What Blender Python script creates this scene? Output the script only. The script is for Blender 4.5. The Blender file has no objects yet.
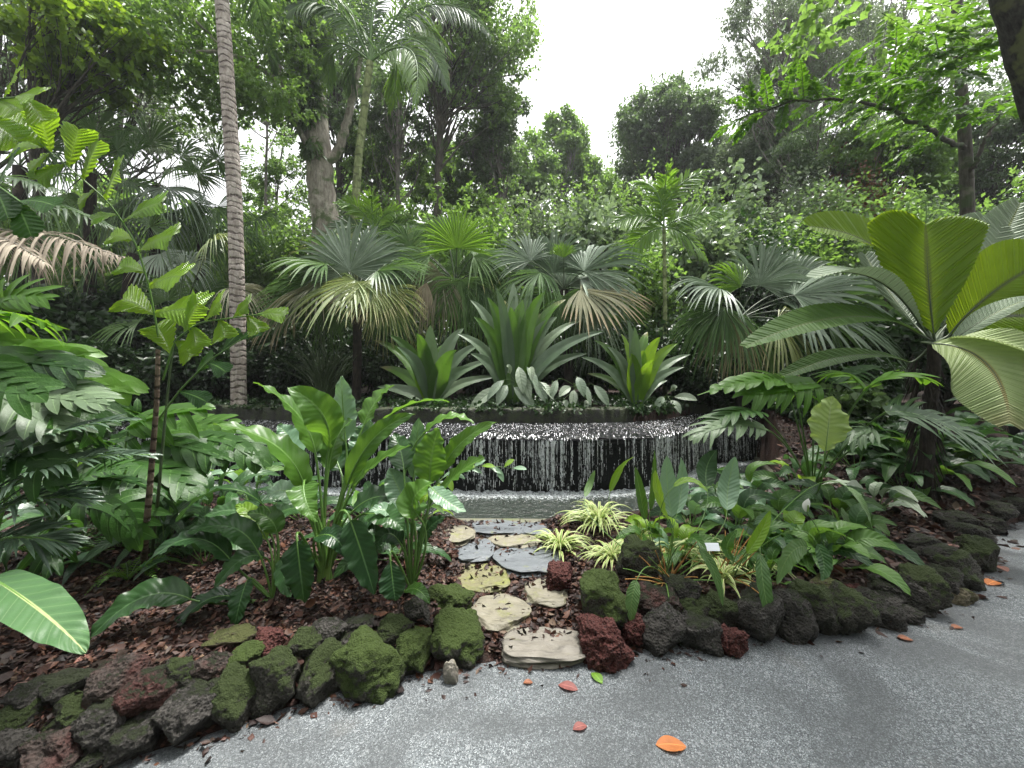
import bpy, math, random
import numpy as np
from mathutils import Vector, noise as mnoise

# ------------------------------------------------------------------ camera, world, sun, exposure
SC = bpy.context.scene
COL = SC.collection
F, CAMZ = 384.0, 1.55
cam = bpy.data.cameras.new('camera'); camo = bpy.data.objects.new('camera', cam); COL.objects.link(camo)
cam.sensor_width = 36.0; cam.lens = 36.0 * F / 1024.0
cam.clip_start = 0.02; cam.clip_end = 2000
camo.location = (0, 0, CAMZ); camo.rotation_euler = (math.radians(90), 0, 0)
SC.camera = camo

SUN_EL, SUN_AZ = 76.0, 40.0      # elevation, azimuth clockwise from +Y (veiled sun high up, ahead and to the right)
world = bpy.data.worlds.new('World'); SC.world = world; world.use_nodes = True
wn = world.node_tree.nodes; wl = world.node_tree.links
for n in list(wn): wn.remove(n)
wo = wn.new('ShaderNodeOutputWorld'); bg = wn.new('ShaderNodeBackground')
sky = wn.new('ShaderNodeTexSky'); sky.sky_type = 'NISHITA'; sky.sun_disc = False
sky.sun_elevation = math.radians(SUN_EL); sky.sun_rotation = math.radians(SUN_AZ)
sky.air_density = 1.0; sky.dust_density = 4.0; sky.ozone_density = 1.0
hsv = wn.new('ShaderNodeHueSaturation'); hsv.inputs['Saturation'].default_value = 0.05
wl.new(sky.outputs[0], hsv.inputs['Color']); wl.new(hsv.outputs[0], bg.inputs['Color'])
bg.inputs['Strength'].default_value = 0.09
wl.new(bg.outputs[0], wo.inputs['Surface'])

sd = bpy.data.lights.new('sun', 'SUN'); sd.energy = 1.5; sd.angle = math.radians(10); sd.color = (1, .965, .91)
so = bpy.data.objects.new('sun', sd); COL.objects.link(so)
e, a = math.radians(SUN_EL), math.radians(SUN_AZ)
sdir = Vector((math.sin(a) * math.cos(e), math.cos(a) * math.cos(e), math.sin(e)))
so.rotation_euler = sdir.to_track_quat('Z', 'Y').to_euler()
SC.view_settings.view_transform = 'Standard'; SC.view_settings.look = 'None'
SC.view_settings.gamma = 1.0; SC.view_settings.use_curve_mapping = False
SC.view_settings.exposure = 2.35
SC.cycles.max_bounces = 7; SC.cycles.diffuse_bounces = 4; SC.cycles.glossy_bounces = 2
SC.cycles.transmission_bounces = 4; SC.cycles.transparent_max_bounces = 6
SC.cycles.caustics_reflective = False; SC.cycles.caustics_refractive = False
SC.cycles.sample_clamp_indirect = 6.0

# ------------------------------------------------------------------ helpers
def RNG(s): return np.random.default_rng(s)
def nz(v):
    v = np.asarray(v, float); n = np.linalg.norm(v, axis=-1, keepdims=True)
    return v / np.maximum(n, 1e-9)
UP = np.array([0, 0, 1.0])
def P(u, v, d): return np.array([(u - 512) / F * d, d, CAMZ - (v - 384) / F * d])

def prop(o, label=None, cat=None, group=None, kind=None):
    if label: o['label'] = label
    if cat: o['category'] = cat
    if group: o['group'] = group
    if kind: o['kind'] = kind
    return o
def thing(name, label, cat, loc=(0, 0, 0), group=None):
    o = bpy.data.objects.new(name, None); o.empty_display_size = .05; COL.objects.link(o)
    o.location = [float(x) for x in loc]
    return prop(o, label, cat, group)
def origin_of(o):
    while o.parent: o = o.parent
    return np.array(o.location)

class G:
    """a bag of quads with a per-point (t, s, random) attribute"""
    def __init__(s): s.v = []; s.q = []; s.a = []; s.m = []; s.n = 0
    def add(s, V, Q, A=None, mat=0):
        V = np.asarray(V, np.float32).reshape(-1, 3); Q = np.asarray(Q, np.int64).reshape(-1, 4)
        if A is None: A = np.zeros_like(V)
        s.v.append(V); s.q.append(Q + s.n); s.a.append(np.asarray(A, np.float32).reshape(-1, 3))
        s.m.append(np.full(len(Q), mat, np.int32)); s.n += len(V)
        return s
    def arrays(s): return np.concatenate(s.v), np.concatenate(s.q), np.concatenate(s.a), np.concatenate(s.m)
    def build(s, name, mats, parent=None, smooth=True, org=None):
        V, Q, A, M = s.arrays()
        if org is None: org = origin_of(parent) if parent is not None else np.zeros(3)
        me = bpy.data.meshes.new(name)
        me.vertices.add(len(V)); me.vertices.foreach_set('co', (V - org.astype(np.float32)).ravel())
        me.loops.add(Q.size); me.loops.foreach_set('vertex_index', Q.ravel().astype(np.int32))
        me.polygons.add(len(Q)); me.polygons.foreach_set('loop_start', np.arange(0, Q.size, 4, dtype=np.int32))
        try: me.polygons.foreach_set('loop_total', np.full(len(Q), 4, np.int32))
        except Exception: pass
        me.update(calc_edges=True)
        me.polygons.foreach_set('use_smooth', np.full(len(Q), smooth, bool))
        me.polygons.foreach_set('material_index', M)
        at = me.attributes.new('luv', 'FLOAT_VECTOR', 'POINT'); at.data.foreach_set('vector', A.ravel())
        if not isinstance(mats, (list, tuple)): mats = [mats]
        for m in mats: me.materials.append(m)
        o = bpy.data.objects.new(name, me); COL.objects.link(o)
        if parent is not None: o.parent = parent
        else: o.location = org
        return o

def gridq(nr, nc, wrap=False):
    i = np.arange(nr - 1)[:, None]; j = np.arange(nc if wrap else nc - 1)[None, :]
    j2 = (j + 1) % nc
    return np.stack([i * nc + j, i * nc + j2, (i + 1) * nc + j2, (i + 1) * nc + j], -1).reshape(-1, 4)

def bez(p0, p1, p2, n):
    t = np.linspace(0, 1, n)[:, None]
    return (1 - t) ** 2 * np.asarray(p0) + 2 * t * (1 - t) * np.asarray(p1) + t * t * np.asarray(p2)
def through(p0, pm, p2, n):            # quadratic curve passing through the middle point
    pm = np.asarray(pm); c = 2 * pm - .5 * (np.asarray(p0) + np.asarray(p2)); return bez(p0, c, p2, n)
def poly(pts, n):
    pts = np.asarray(pts, float); s = np.r_[0, np.cumsum(np.linalg.norm(np.diff(pts, axis=0), axis=1))]
    # catmull-ish smoothing by resample + blur
    t = np.linspace(0, s[-1], n * 4); q = np.stack([np.interp(t, s, pts[:, k]) for k in range(3)], 1)
    w = max(1, n // 5)
    for _ in range(2):
        pad = np.concatenate([np.repeat(q[:1], w, 0), q, np.repeat(q[-1:], w, 0)])
        k = np.ones(2 * w + 1) / (2 * w + 1)
        q2 = np.stack([np.convolve(pad[:, c], k, 'valid') for c in range(3)], 1); q2[0] = q[0]; q2[-1] = q[-1]; q = q2
    return q[np.linspace(0, len(q) - 1, n).astype(int)]

def tube(g, path, rad, ns=8, mat=0, rnd=0., cap=True):
    path = np.asarray(path, float); n = len(path)
    rad = np.broadcast_to(np.asarray(rad, float), (n,)).copy()
    T = nz(np.gradient(path, axis=0)); ref = np.array([.13, -.99, .05]) if abs(T[0, 2]) > .8 else UP
    S = nz(np.cross(T, ref)); N = np.cross(S, T)
    th = np.linspace(0, 2 * np.pi, ns, endpoint=False)
    ring = path[:, None] + rad[:, None, None] * (np.cos(th)[None, :, None] * S[:, None] + np.sin(th)[None, :, None] * N[:, None])
    L = np.r_[0, np.cumsum(np.linalg.norm(np.diff(path, axis=0), axis=1))]
    A = np.zeros((n, ns, 3)); A[..., 0] = L[:, None]; A[..., 1] = th[None] / 6.283; A[..., 2] = rnd
    g.add(ring, gridq(n, ns, True)[:, ::-1], A, mat)
    if cap:
        k = ring[-1]; c = k.mean(0)
        V = np.concatenate([k, k * .0 + c]); q = [[j, (j + 1) % ns, ns + (j + 1) % ns, ns + j] for j in range(ns)]
        g.add(V, q, np.full((2 * ns, 3), [L[-1], 0, rnd]), mat)

def frames(path, N0, roll=0.):
    T = nz(np.gradient(path, axis=0)); N0 = np.broadcast_to(np.asarray(N0, float), T.shape)
    S = nz(np.cross(T, N0)); N = np.cross(S, T)
    c, s = np.cos(roll), np.sin(roll)
    return T, S * c + N * s, N * c - S * s

PROF = {
    'paddle': lambda t: np.clip(np.sin(np.pi * np.clip(t, 0, 1) ** .8) ** .62, 0, 1) * (1 - .15 * t),
    'ellip': lambda t: np.sin(np.pi * np.clip(t, 0, 1)) ** .8,
    'lance': lambda t: np.sin(np.pi * t ** .7) ** .9,
    'sword': lambda t: (np.minimum(1, t * 5 + .35)) * (1 - t ** 2.6) ** .9,
    'heart': lambda t: np.clip((1 - t), 0, 1) ** .65 * np.minimum(1, .55 + t * 3.2) * 1.0,
    'fish': lambda t: np.clip(.12 + t * 1.25, 0, 1) * np.where(t > .93, 1 - (t - .93) * 4, 1),
}
def blade(g, path, hw, prof='paddle', m=4, N0=(0, -.6, 1), roll=0., fold=.18, cup=0., ruf=0., rf=9, sweep=0., pleat=0., npl=14,
          rnd=0., seed=0, mat=0, twist=0.):
    path = np.asarray(path, float); n = len(path); t = np.linspace(0, 1, n)
    rl = roll + twist * t
    T, S, N = frames(path, N0, 0.)
    c, s_ = np.cos(rl)[:, None], np.sin(rl)[:, None]; S, N = S * c + N * s_, N * c - S * s_
    W = hw * (PROF[prof](t) if isinstance(prof, str) else prof(t)); W = np.maximum(W, hw * .012)
    s = np.linspace(-1, 1, 2 * m + 1)
    r = RNG(seed); ph = r.uniform(0, 6, 4)
    side = W[:, None] * s[None, :]
    up = fold * np.abs(side) - cup * side ** 2 / max(hw, 1e-6)
    up = up + ruf * hw * (s[None, :] ** 2) * (np.sin(rf * t[:, None] * 6.28 / 2 + ph[0] + 1.3 * np.sign(s)[None, :]) + .5 * np.sin(rf * 1.7 * t[:, None] * 3.14 + ph[1] + np.sign(s)[None] * 2))
    if pleat:
        up = up + pleat * hw * np.sin(6.283 * (npl * t[:, None])) * np.minimum(1, np.abs(s[None, :]) * 2.5)
    V = path[:, None] + S[:, None] * side[..., None] + N[:, None] * up[..., None] + T[:, None] * (sweep * np.abs(side))[..., None]
    A = np.zeros((n, 2 * m + 1, 3)); A[..., 0] = t[:, None]; A[..., 1] = s[None]; A[..., 2] = rnd
    g.add(V, gridq(n, 2 * m + 1), A, mat)

def strips(g, B, D, S, L, W, ns=5, prof=None, droop=0., curl=None, fold=.3, rnd=None, mat=0, flat=False, tmap=None):
    """K narrow leaflets at once: base B, direction D, side S, length L, half width W"""
    B = np.atleast_2d(B).astype(float); K = len(B)
    D = nz(np.broadcast_to(D, (K, 3))); S = nz(np.broadcast_to(S, (K, 3)))
    S = nz(S - D * (S * D).sum(-1, keepdims=True)); N = np.cross(S, D)
    L = np.broadcast_to(L, (K,)).astype(float); W = np.broadcast_to(W, (K,)).astype(float)
    droop = np.broadcast_to(droop, (K,)).astype(float)
    t = np.linspace(0, 1, ns)
    pr = prof(t) if prof is not None else np.sin(np.pi * t ** .75) ** .8
    pr = np.broadcast_to(pr, (K, ns))
    C = B[:, None] + D[:, None] * (L[:, None] * t[None] * (1 - .18 * np.minimum(droop, 1.5)[:, None] * t[None]))[..., None]
    C[..., 2] -= (droop * L)[:, None] * t[None] ** 2 * .6
    if curl is not None: C = C + np.asarray(curl)[:, None] * (L[:, None] * t[None] ** 2)[..., None]
    w = np.maximum(pr * W[:, None], 1e-5)
    cols = [C - S[:, None] * w[..., None] + N[:, None] * (fold * w)[..., None] * .5]
    if not flat: cols.append(C - N[:, None] * (fold * w)[..., None] * .5)
    cols.append(C + S[:, None] * w[..., None] + N[:, None] * (fold * w)[..., None] * .5)
    nc = len(cols); V = np.stack(cols, 2)      # K, ns, nc, 3
    A = np.zeros((K, ns, nc, 3)); A[..., 0] = (t if tmap is None else tmap)[None, :, None]; A[..., 1] = np.linspace(-1, 1, nc)[None, None]
    A[..., 2] = (np.zeros(K) if rnd is None else np.broadcast_to(rnd, (K,)))[:, None, None]
    q = gridq(ns, nc); Q = (q[None] + (np.arange(K) * ns * nc)[:, None, None])
    g.add(V, Q, A, mat)

def kids(o): return [c for c in bpy.data.objects if c.parent == o]
def dup(root, loc, rz=0., sc=1., label=None, tree=None):
    c = root.copy(); COL.objects.link(c); c.location = [float(x) for x in loc]; c.rotation_euler = (0, 0, rz); c.scale = (sc, sc, sc)
    if label: c['label'] = label
    for ch, gs in (tree if tree is not None else [(k, kids(k)) for k in kids(root)]):
        d = ch.copy(); COL.objects.link(d); d.parent = c
        for q in gs: f = q.copy(); COL.objects.link(f); f.parent = d
    return c

# ------------------------------------------------------------------ materials
class M:
    def __init__(s, name):
        s.m = bpy.data.materials.new(name); s.m.use_nodes = True
        s.nt = s.m.node_tree; s.N = s.nt.nodes; s.L = s.nt.links
        for n in list(s.N): s.N.remove(n)
        s.out = s.n('OutputMaterial')
    def n(s, typ, **kw):
        x = s.N.new('ShaderNode' + typ)
        for k, v in kw.items(): setattr(x, k, v)
        return x
    def set(s, sock, val):
        if isinstance(val, bpy.types.NodeSocket): s.L.new(val, sock)
        elif isinstance(val, (tuple, list)) and len(val) == 3 and sock.type == 'RGBA': sock.default_value = (*val, 1)
        else: sock.default_value = val
    def math(s, op, a, b=0., c=None, clamp=False):
        x = s.n('Math', operation=op, use_clamp=clamp); s.set(x.inputs[0], a); s.set(x.inputs[1], b)
        if c is not None: s.set(x.inputs[2], c)
        return x.outputs[0]
    def mix(s, f, a, b, bt='MIX'):
        x = s.n('Mix', data_type='RGBA', blend_type=bt); s.set(x.inputs[0], f); s.set(x.inputs[6], a); s.set(x.inputs[7], b)
        return x.outputs[2]
    def ramp(s, f, lo, hi, a=0., b=1.):
        x = s.n('MapRange', interpolation_type='SMOOTHSTEP'); s.set(x.inputs[0], f)
        for i, v in enumerate((lo, hi, a, b)): s.set(x.inputs[i + 1], v)
        return x.outputs[0]
    def noise(s, scale, detail=4, rough=.55, vec=None, dist=0.):
        x = s.n('TexNoise'); x.inputs['Scale'].default_value = scale; x.inputs['Detail'].default_value = detail
        x.inputs['Roughness'].default_value = rough; x.inputs['Distortion'].default_value = dist
        s.set(x.inputs['Vector'], vec if vec is not None else s.pos()); return x.outputs[0]
    def vor(s, scale, feat='F1', vec=None, out=0, rand=1.):
        x = s.n('TexVoronoi', feature=feat); x.inputs['Scale'].default_value = scale
        x.inputs['Randomness'].default_value = rand
        s.set(x.inputs['Vector'], vec if vec is not None else s.pos()); return x.outputs[out]
    def pos(s):
        if not hasattr(s, '_p'): s._p = s.n('NewGeometry').outputs['Position']
        return s._p
    def obj(s): return s.n('TexCoord').outputs['Object']
    def nrmz(s):
        x = s.n('SeparateXYZ'); s.L.new(s.n('NewGeometry').outputs['Normal'], x.inputs[0]); return x.outputs[2]
    def luv(s):
        if not hasattr(s, '_l'):
            at = s.n('Attribute', attribute_name='luv'); x = s.n('SeparateXYZ'); s.L.new(at.outputs['Vector'], x.inputs[0]); s._l = x.outputs
        return s._l
    def bump(s, h, strength=.5, dist=.01):
        x = s.n('Bump'); s.set(x.inputs['Height'], h); x.inputs['Strength'].default_value = strength; x.inputs['Distance'].default_value = dist
        return x.outputs[0]
    def prin(s, col, rough=.6, nrm=None, spec=.5, **kw):
        x = s.n('BsdfPrincipled'); s.set(x.inputs['Base Color'], col); s.set(x.inputs['Roughness'], rough)
        s.set(x.inputs['Specular IOR Level'], spec)
        if nrm is not None: s.set(x.inputs['Normal'], nrm)
        for k, v in kw.items(): s.set(x.inputs[k.replace('_', ' ')], v)
        return x.outputs[0]
    def done(s, sh): s.L.new(sh, s.out.inputs['Surface']); return s.m
    def orand(s): return s.n('ObjectInfo').outputs['Random']

def leafmat(name, dark, light, trans=None, tf=.35, rough=.38, rib=None, nlat=0, tip=None, tipat=.75, under=None, nsc=6., spec=.5, vb=.5, stripe=None, pl=0, latcol=None, sweepk=.35, patch=None):
    m = M(name); l = m.luv()
    nzv = m.noise(nsc, 3)
    f = m.math('ADD', m.math('MULTIPLY', nzv, .6), m.math('MULTIPLY', l[2], .75)); f = m.ramp(f, .3, 1.0)
    col = m.mix(f, dark, light)
    av = m.math('ABSOLUTE', l[1]); h = None
    col = m.mix(m.ramp(m.noise(nsc * 4.5, 5, .75), .66, .76, 0, .55), col, (.13, .11, .035))
    if patch:
        col = m.mix(m.ramp(m.noise(patch[1], 4, .6), .6, .72, 0, .8), col, patch[0])
    if nlat:
        ph = m.math('SUBTRACT', m.math('MULTIPLY', l[0], float(nlat)), m.math('MULTIPLY', av, nlat * sweepk * .4))
        fr = m.math('ABSOLUTE', m.math('SUBTRACT', m.math('FRACT', ph), .5))     # 0 at mid, .5 at the vein
        vein = m.ramp(fr, .44, .5)
        if latcol: col = m.mix(m.math('MULTIPLY', vein, .4), col, latcol)
        h = m.math('MULTIPLY', m.math('SINE', m.math('MULTIPLY', ph, 6.283)), .45)
    if pl:
        ph = m.math('SUBTRACT', m.math('MULTIPLY', l[0], float(pl)), m.math('MULTIPLY', av, pl * sweepk))
        h = m.math('SINE', m.math('MULTIPLY', ph, 6.283))
    if stripe:      # pale leaf margins
        col = m.mix(m.ramp(av, .35, .6), col, stripe)
    if rib: col = m.mix(m.ramp(av, .035, .075, 1., 0.), col, rib)
    if tip:
        tt = m.math('ADD', l[0], m.math('MULTIPLY', m.math('SUBTRACT', l[2], .5), .5))
        tt = m.math('ADD', tt, m.math('MULTIPLY', m.math('SUBTRACT', nzv, .5), .3))
        col = m.mix(m.ramp(tt, tipat, tipat + .2), col, tip)
    back = m.n('NewGeometry').outputs['Backfacing']
    base = col
    if under: base = m.mix(m.math('MULTIPLY', back, .85), col, under)
    b2 = m.noise(nsc * 14, 2)
    nrm = m.bump(b2 if h is None else m.math('ADD', h, m.math('MULTIPLY', b2, .5)), vb, .004)
    rg = m.math('ADD', rough, m.math('MULTIPLY', m.math('SUBTRACT', nzv, .5), .25))
    s1 = m.prin(base, rg, nrm, spec)
    tcol = m.mix(.55, col, trans if trans else tuple(min(1, c * 2.2) for c in light))
    tr = m.n('BsdfTranslucent'); m.set(tr.inputs[0], tcol); m.set(tr.inputs['Normal'], nrm)
    mx = m.n('MixShader'); mx.inputs[0].default_value = tf; m.L.new(s1, mx.inputs[1]); m.L.new(tr.outputs[0], mx.inputs[2])
    return m.done(mx.outputs[0])

def barkmat(name, a, b, ring=0., moss=None, sc=8., rough=.85, ringcol=None):
    m = M(name); l = m.luv(); tc = m.n('Mapping'); m.set(tc.inputs[0], m.pos()); tc.inputs['Scale'].default_value = (1, 1, .25)
    n1 = m.noise(sc * 2, 6, .65, tc.outputs[0]); n2 = m.noise(sc * .35, 3)
    col = m.mix(m.ramp(n1, .3, .7), a, b); h = n1
    if ring:
        ph = m.math('ADD', m.math('MULTIPLY', l[0], ring), m.math('MULTIPLY', m.noise(4, 4), 2.2))
        w = m.math('ABSOLUTE', m.math('SUBTRACT', m.math('FRACT', ph), .5)); k = m.math('MULTIPLY', m.ramp(w, .26, .46), m.ramp(m.noise(11, 4, .7), .35, .6, .25, 1.))
        col = m.mix(m.math('MULTIPLY', k, .85), col, ringcol or tuple(c * .35 for c in a)); h = m.math('SUBTRACT', n1, m.math('MULTIPLY', k, 1.))
    if moss: col = m.mix(m.ramp(n2, .5, .62), col, moss)
    col = m.mix(m.ramp(m.noise(2.3, 5, .7), .52, .7, 0, .6), col, tuple(min(1, c * 1.7) for c in b))
    return m.done(m.prin(col, rough, m.bump(h, .8, .03), .25))
# ------------------------------------------------------------------ terrain
KX = [(-60, -14), (-16, -3.2), (-8, -.9), (-4, .45), (-2.4, 1.12), (-1.42, 1.55), (-.88, 1.83), (-.325, 2.0), (.15, 2.07), (.6, 2.1), (1.07, 2.19),
      (1.71, 2.28), (2.42, 2.4), (3.0, 2.58), (3.67, 2.89), (4.38, 3.38), (4.85, 3.8), (5.55, 4.16), (8, 4.9), (14, 6.0), (60, 12)]
def smooth_interp(pts, w=.25):
    xs = np.linspace(-60, 60, 4801); px, py = zip(*pts); y = np.interp(xs, px, py)
    k = int(w / .025); ker = np.hanning(2 * k + 1); ker /= ker.sum(); yp = np.pad(y, k, mode='edge'); y = np.convolve(yp, ker, 'valid')
    return lambda x: np.interp(x, xs, y)
K = smooth_interp(KX, .2)
W = smooth_interp([(-60, 20), (-12, 8.5), (-8, 6.8), (-5, 5.75), (-2, 5.15), (.7, 5.05), (1.9, 5.2), (2.6, 5.75), (3.4, 6.8), (5, 7.3), (7, 8), (60, 14)], .6)
R = smooth_interp([(-60, 6), (-6, 5.0), (-3, 4.1), (-1, 3.83), (.6, 3.8), (1.6, 4.0), (2.6, 4.3), (3.4, 4.9), (4.1, 5.8), (4.7, 7.4), (60, 50)], .5)
def sst(x, a, b):
    t = np.clip((x - a) / (b - a), 0, 1); return t * t * (3 - 2 * t)
XL, XR = -6.2, 4.75
def H(x, y):
    x = np.asarray(x, float); y = np.asarray(y, float)
    t = y - K(x)
    bed = .17 * sst(t, .12, .32) + .045 * np.clip(t - .28, 0, 4)
    xc = .1 - .12 * (y - 2.1)
    c = 1 - sst(np.abs(x - xc), .34, .6)
    cor = .015 + .085 * np.clip(t, 0, 2.5)
    near = np.where(t > .13, bed * (1 - c) + cor * c, 0.)
    rx = sst(x, 2.2, 4.5) * sst(y, 3.6, 6.5) * .75
    near = near + rx * (t > 0)
    mound = .035 * np.sin(x * 2.1 + 1) * np.sin(y * 1.7) + .02 * np.sin(x * 5.3) * np.sin(y * 6.1 + 2)
    near = near + mound * sst(t, .3, 1.)* (1 - c)
    inx = sst(x, XL - .5, XL) * (1 - sst(x, XR, XR + .5))
    back = 1.13 + .035 * np.clip(y - W(x), 0, 14)
    z = near
    outside = near + (back - near) * sst(y, 5.2, 8.0)
    z = near * inx + outside * (1 - inx)
    pool = inx * (y > R(x) + .05) * (y < W(x) + .1)
    z = np.where(pool > .5, -.25, z)
    bk = (y >= W(x) + .1)
    z = np.where(bk & (inx > .5), np.where(y > W(x) + .62, back, .3), z)
    return np.where(t < .13, -.012, z)
def hit(u, v, zmin=None):
    """the point of the terrain seen at a pixel"""
    d = np.linspace(1.2, 30, 6000); x = (u - 512) / F * d; z = CAMZ - (v - 384) / F * d
    h = H(x, d); k = np.where(z <= h)[0]
    k = k[0] if len(k) else len(d) - 1
    return np.array([x[k], d[k], h[k]])

def axis(spans):
    r = []
    for a, b, s in spans: r.append(np.arange(a, b, s))
    return np.unique(np.round(np.concatenate(r + [[spans[-1][1]]]), 4))
gx = axis([(-200, -60, 20), (-60, -12, 3), (-12, -4, .15), (-4, 6, .05), (6, 12, .15), (12, 60, 3), (60, 200, 20)])
gy = axis([(-120, -10, 10), (-10, 0, .5), (0, 6, .04), (6, 12, .15), (12, 60, 2), (60, 240, 30)])
X, Y = np.meshgrid(gx, gy); Z = H(X, Y)
r = RNG(3); Z = Z + np.where(Y - K(X) > .15, r.normal(0, .006, Z.shape), 0)
g = G(); g.add(np.stack([X, Y, Z], -1), gridq(len(gy), len(gx)))
m = M('mulch_soil'); n1 = m.noise(9, 5); n2 = m.noise(60, 6, .7); v1 = m.vor(55, out=1)
sx = m.n('SeparateColor'); m.L.new(v1, sx.inputs[0])
col = m.mix(sx.outputs[0], (.010, .005, .004), (.045, .019, .013)); col = m.mix(m.ramp(n1, .4, .62), col, (.022, .014, .009))
soil = m.done(m.prin(col, .8, m.bump(n2, 1., .02), .3))
prop(g.build('ground', soil), kind='structure')

# the path: exposed-aggregate paving, 1 cm above the soil sheet, following the stone edge
xs = np.concatenate([np.linspace(-30, -5, 20), np.arange(-4.9, 6.5, .06), np.linspace(6.6, 40, 25)])
ky = K(xs); g = G(); rows = 26
ts = np.linspace(0, 1, rows)[:, None] ** 2
yy = (ky[None] + .15) - ts * (ky[None] + .15 + 25)
xx = np.broadcast_to(xs[None], yy.shape)
zz = np.where(ts < 1e-6, -.02, 0.0) + 0 * yy
g.add(np.stack([xx, yy, zz], -1), gridq(rows, len(xs)))
m = M('exposed_aggregate_paving')
vv = m.n('TexVoronoi', feature='F1'); vv.inputs['Scale'].default_value = 250; m.L.new(m.pos(), vv.inputs['Vector'])
sc_ = m.n('SeparateColor'); m.L.new(vv.outputs['Color'], sc_.inputs[0])
grain = m.ramp(sc_.outputs[0], .1, 1.0); white = m.ramp(sc_.outputs[1], .8, .97)
v2 = m.n('TexVoronoi', feature='F1'); v2.inputs['Scale'].default_value = 110; m.L.new(m.pos(), v2.inputs['Vector'])
s2 = m.n('SeparateColor'); m.L.new(v2.outputs['Color'], s2.inputs[0])
col = m.mix(grain, (.045, .051, .055), (.145, .162, .17)); col = m.mix(white, col, (.31, .335, .345))
col = m.mix(m.ramp(s2.outputs[1], .86, .97, 0, .35), col, (.36, .38, .385))
damp = m.ramp(m.noise(1.35, 7, .68, None, .6), .40, .60)
col = m.mix(m.math('MULTIPLY', m.math('SUBTRACT', 1., damp), .6), col, (.04, .045, .048))
tan = m.ramp(m.noise(2.1, 3, .5), .62, .74, 0, .22); col = m.mix(tan, col, (.12, .105, .085))
hh = m.math('SUBTRACT', m.math('MULTIPLY', grain, .8), m.math('MULTIPLY', vv.outputs['Distance'], 1.))
rg = m.math('ADD', .45, m.math('MULTIPLY', damp, .35))
prop(g.build('path', m.done(m.prin(col, rg, m.bump(hh, .6, .004), .5))), kind='structure')

# ------------------------------------------------------------------ waterfall basin
ZL, ZP = .83, .115
fx = np.arange(-8.4, 6.8, .05); wy = W(fx); wy = wy + 0
dirn = np.stack([np.gradient(wy, fx), -np.ones_like(fx) ], 1); nn = dirn / np.linalg.norm(dirn, axis=1)[:, None]  # outward (toward pool)
nn[:, 0] = nn[:, 0] ; 
def ring_(off, z): return np.stack([fx + nn[:, 0] * -off * 1.0, wy + nn[:, 1] * -off, np.broadcast_to(z, fx.shape)], 1)
rr = RNG(8)
wf = thing('stone_waterfall', 'long curved black stone weir with mossy coping, water spilling over it into the pool', 'waterfall', (.7, 5.4, 0))
g = G(); prof_ = [(.07, -.3), (.07, .3), (.08, .62), (.045, .74), (-.0, .80), (.0, .825), (.06, .865), (.2, .915), (.36, .955), (.56, .985)]
def surf(profile, jit=0.):
    V = np.stack([ring_(o, z) for o, z in profile]); return V
# face under the lip is recessed by 5 cm, the lip overhangs
V = surf([(.07, -.3), (.07, .2), (.07, .5), (.065, .74), (.0, .775), (-.012, .80), (.0, .82)])
g.add(V, gridq(V.shape[0], V.shape[1]))
m = M('wet_black_stone'); n1 = m.noise(14, 6, .7); col = m.mix(n1, (.0015, .002, .002), (.008, .009, .009))
col = m.mix(m.ramp(m.noise(1.5, 4), .55, .7, 0, .5), col, (.008, .014, .005))
wet = m.done(m.prin(col, .5, m.bump(n1, 1., .04), .12)); g.build('wall_face', wet, wf)
g = G(); offs = np.linspace(0, .56, 16); zs = np.interp(offs, [0, .06, .2, .36, .56], [.82, .86, .915, .955, .985])
V = surf(list(zip(offs, zs))); V[..., 2] += rr.normal(0, .006, V.shape[:2])
g.add(V, gridq(V.shape[0], V.shape[1]))
m = M('wet_cobble_apron'); v = m.vor(17); n1 = m.noise(30, 4); n3 = m.noise(42, 5, .75)
col = m.mix(v, (.012, .013, .014), (.002, .0025, .003))
fl = m.math('MULTIPLY', m.ramp(n3, .60, .74), m.ramp(m.noise(5, 3), .3, .6, .25, 1.)); col = m.mix(fl, col, (.42, .45, .47))
g.build('cobbled_apron', m.done(m.prin(col, .12, m.bump(m.math('ADD', m.math('MULTIPLY', v, -2.), n1), 1., .03), .8)), wf)
g = G(); V = surf([(.55, .9), (.55, 1.165), (.565, 1.185), (.62, 1.19), (.84, 1.19), (.86, 1.17), (.86, .9)])
V[1:5] += rr.normal(0, .009, V[1:5].shape); g.add(V, gridq(V.shape[0], V.shape[1]))
m = M('mossy_coping_stone'); n1 = m.noise(26, 6, .7); col = m.mix(n1, (.003, .003, .003), (.035, .035, .028))
mo = m.ramp(m.math('ADD', m.noise(9, 6, .8), m.math('MULTIPLY', m.nrmz(), .12)), .46, .6)
col = m.mix(mo, col, (.03, .04, .014)); g.build('coping', m.done(m.prin(col, .6, m.bump(n1, 1., .02), .4)), wf)

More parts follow.
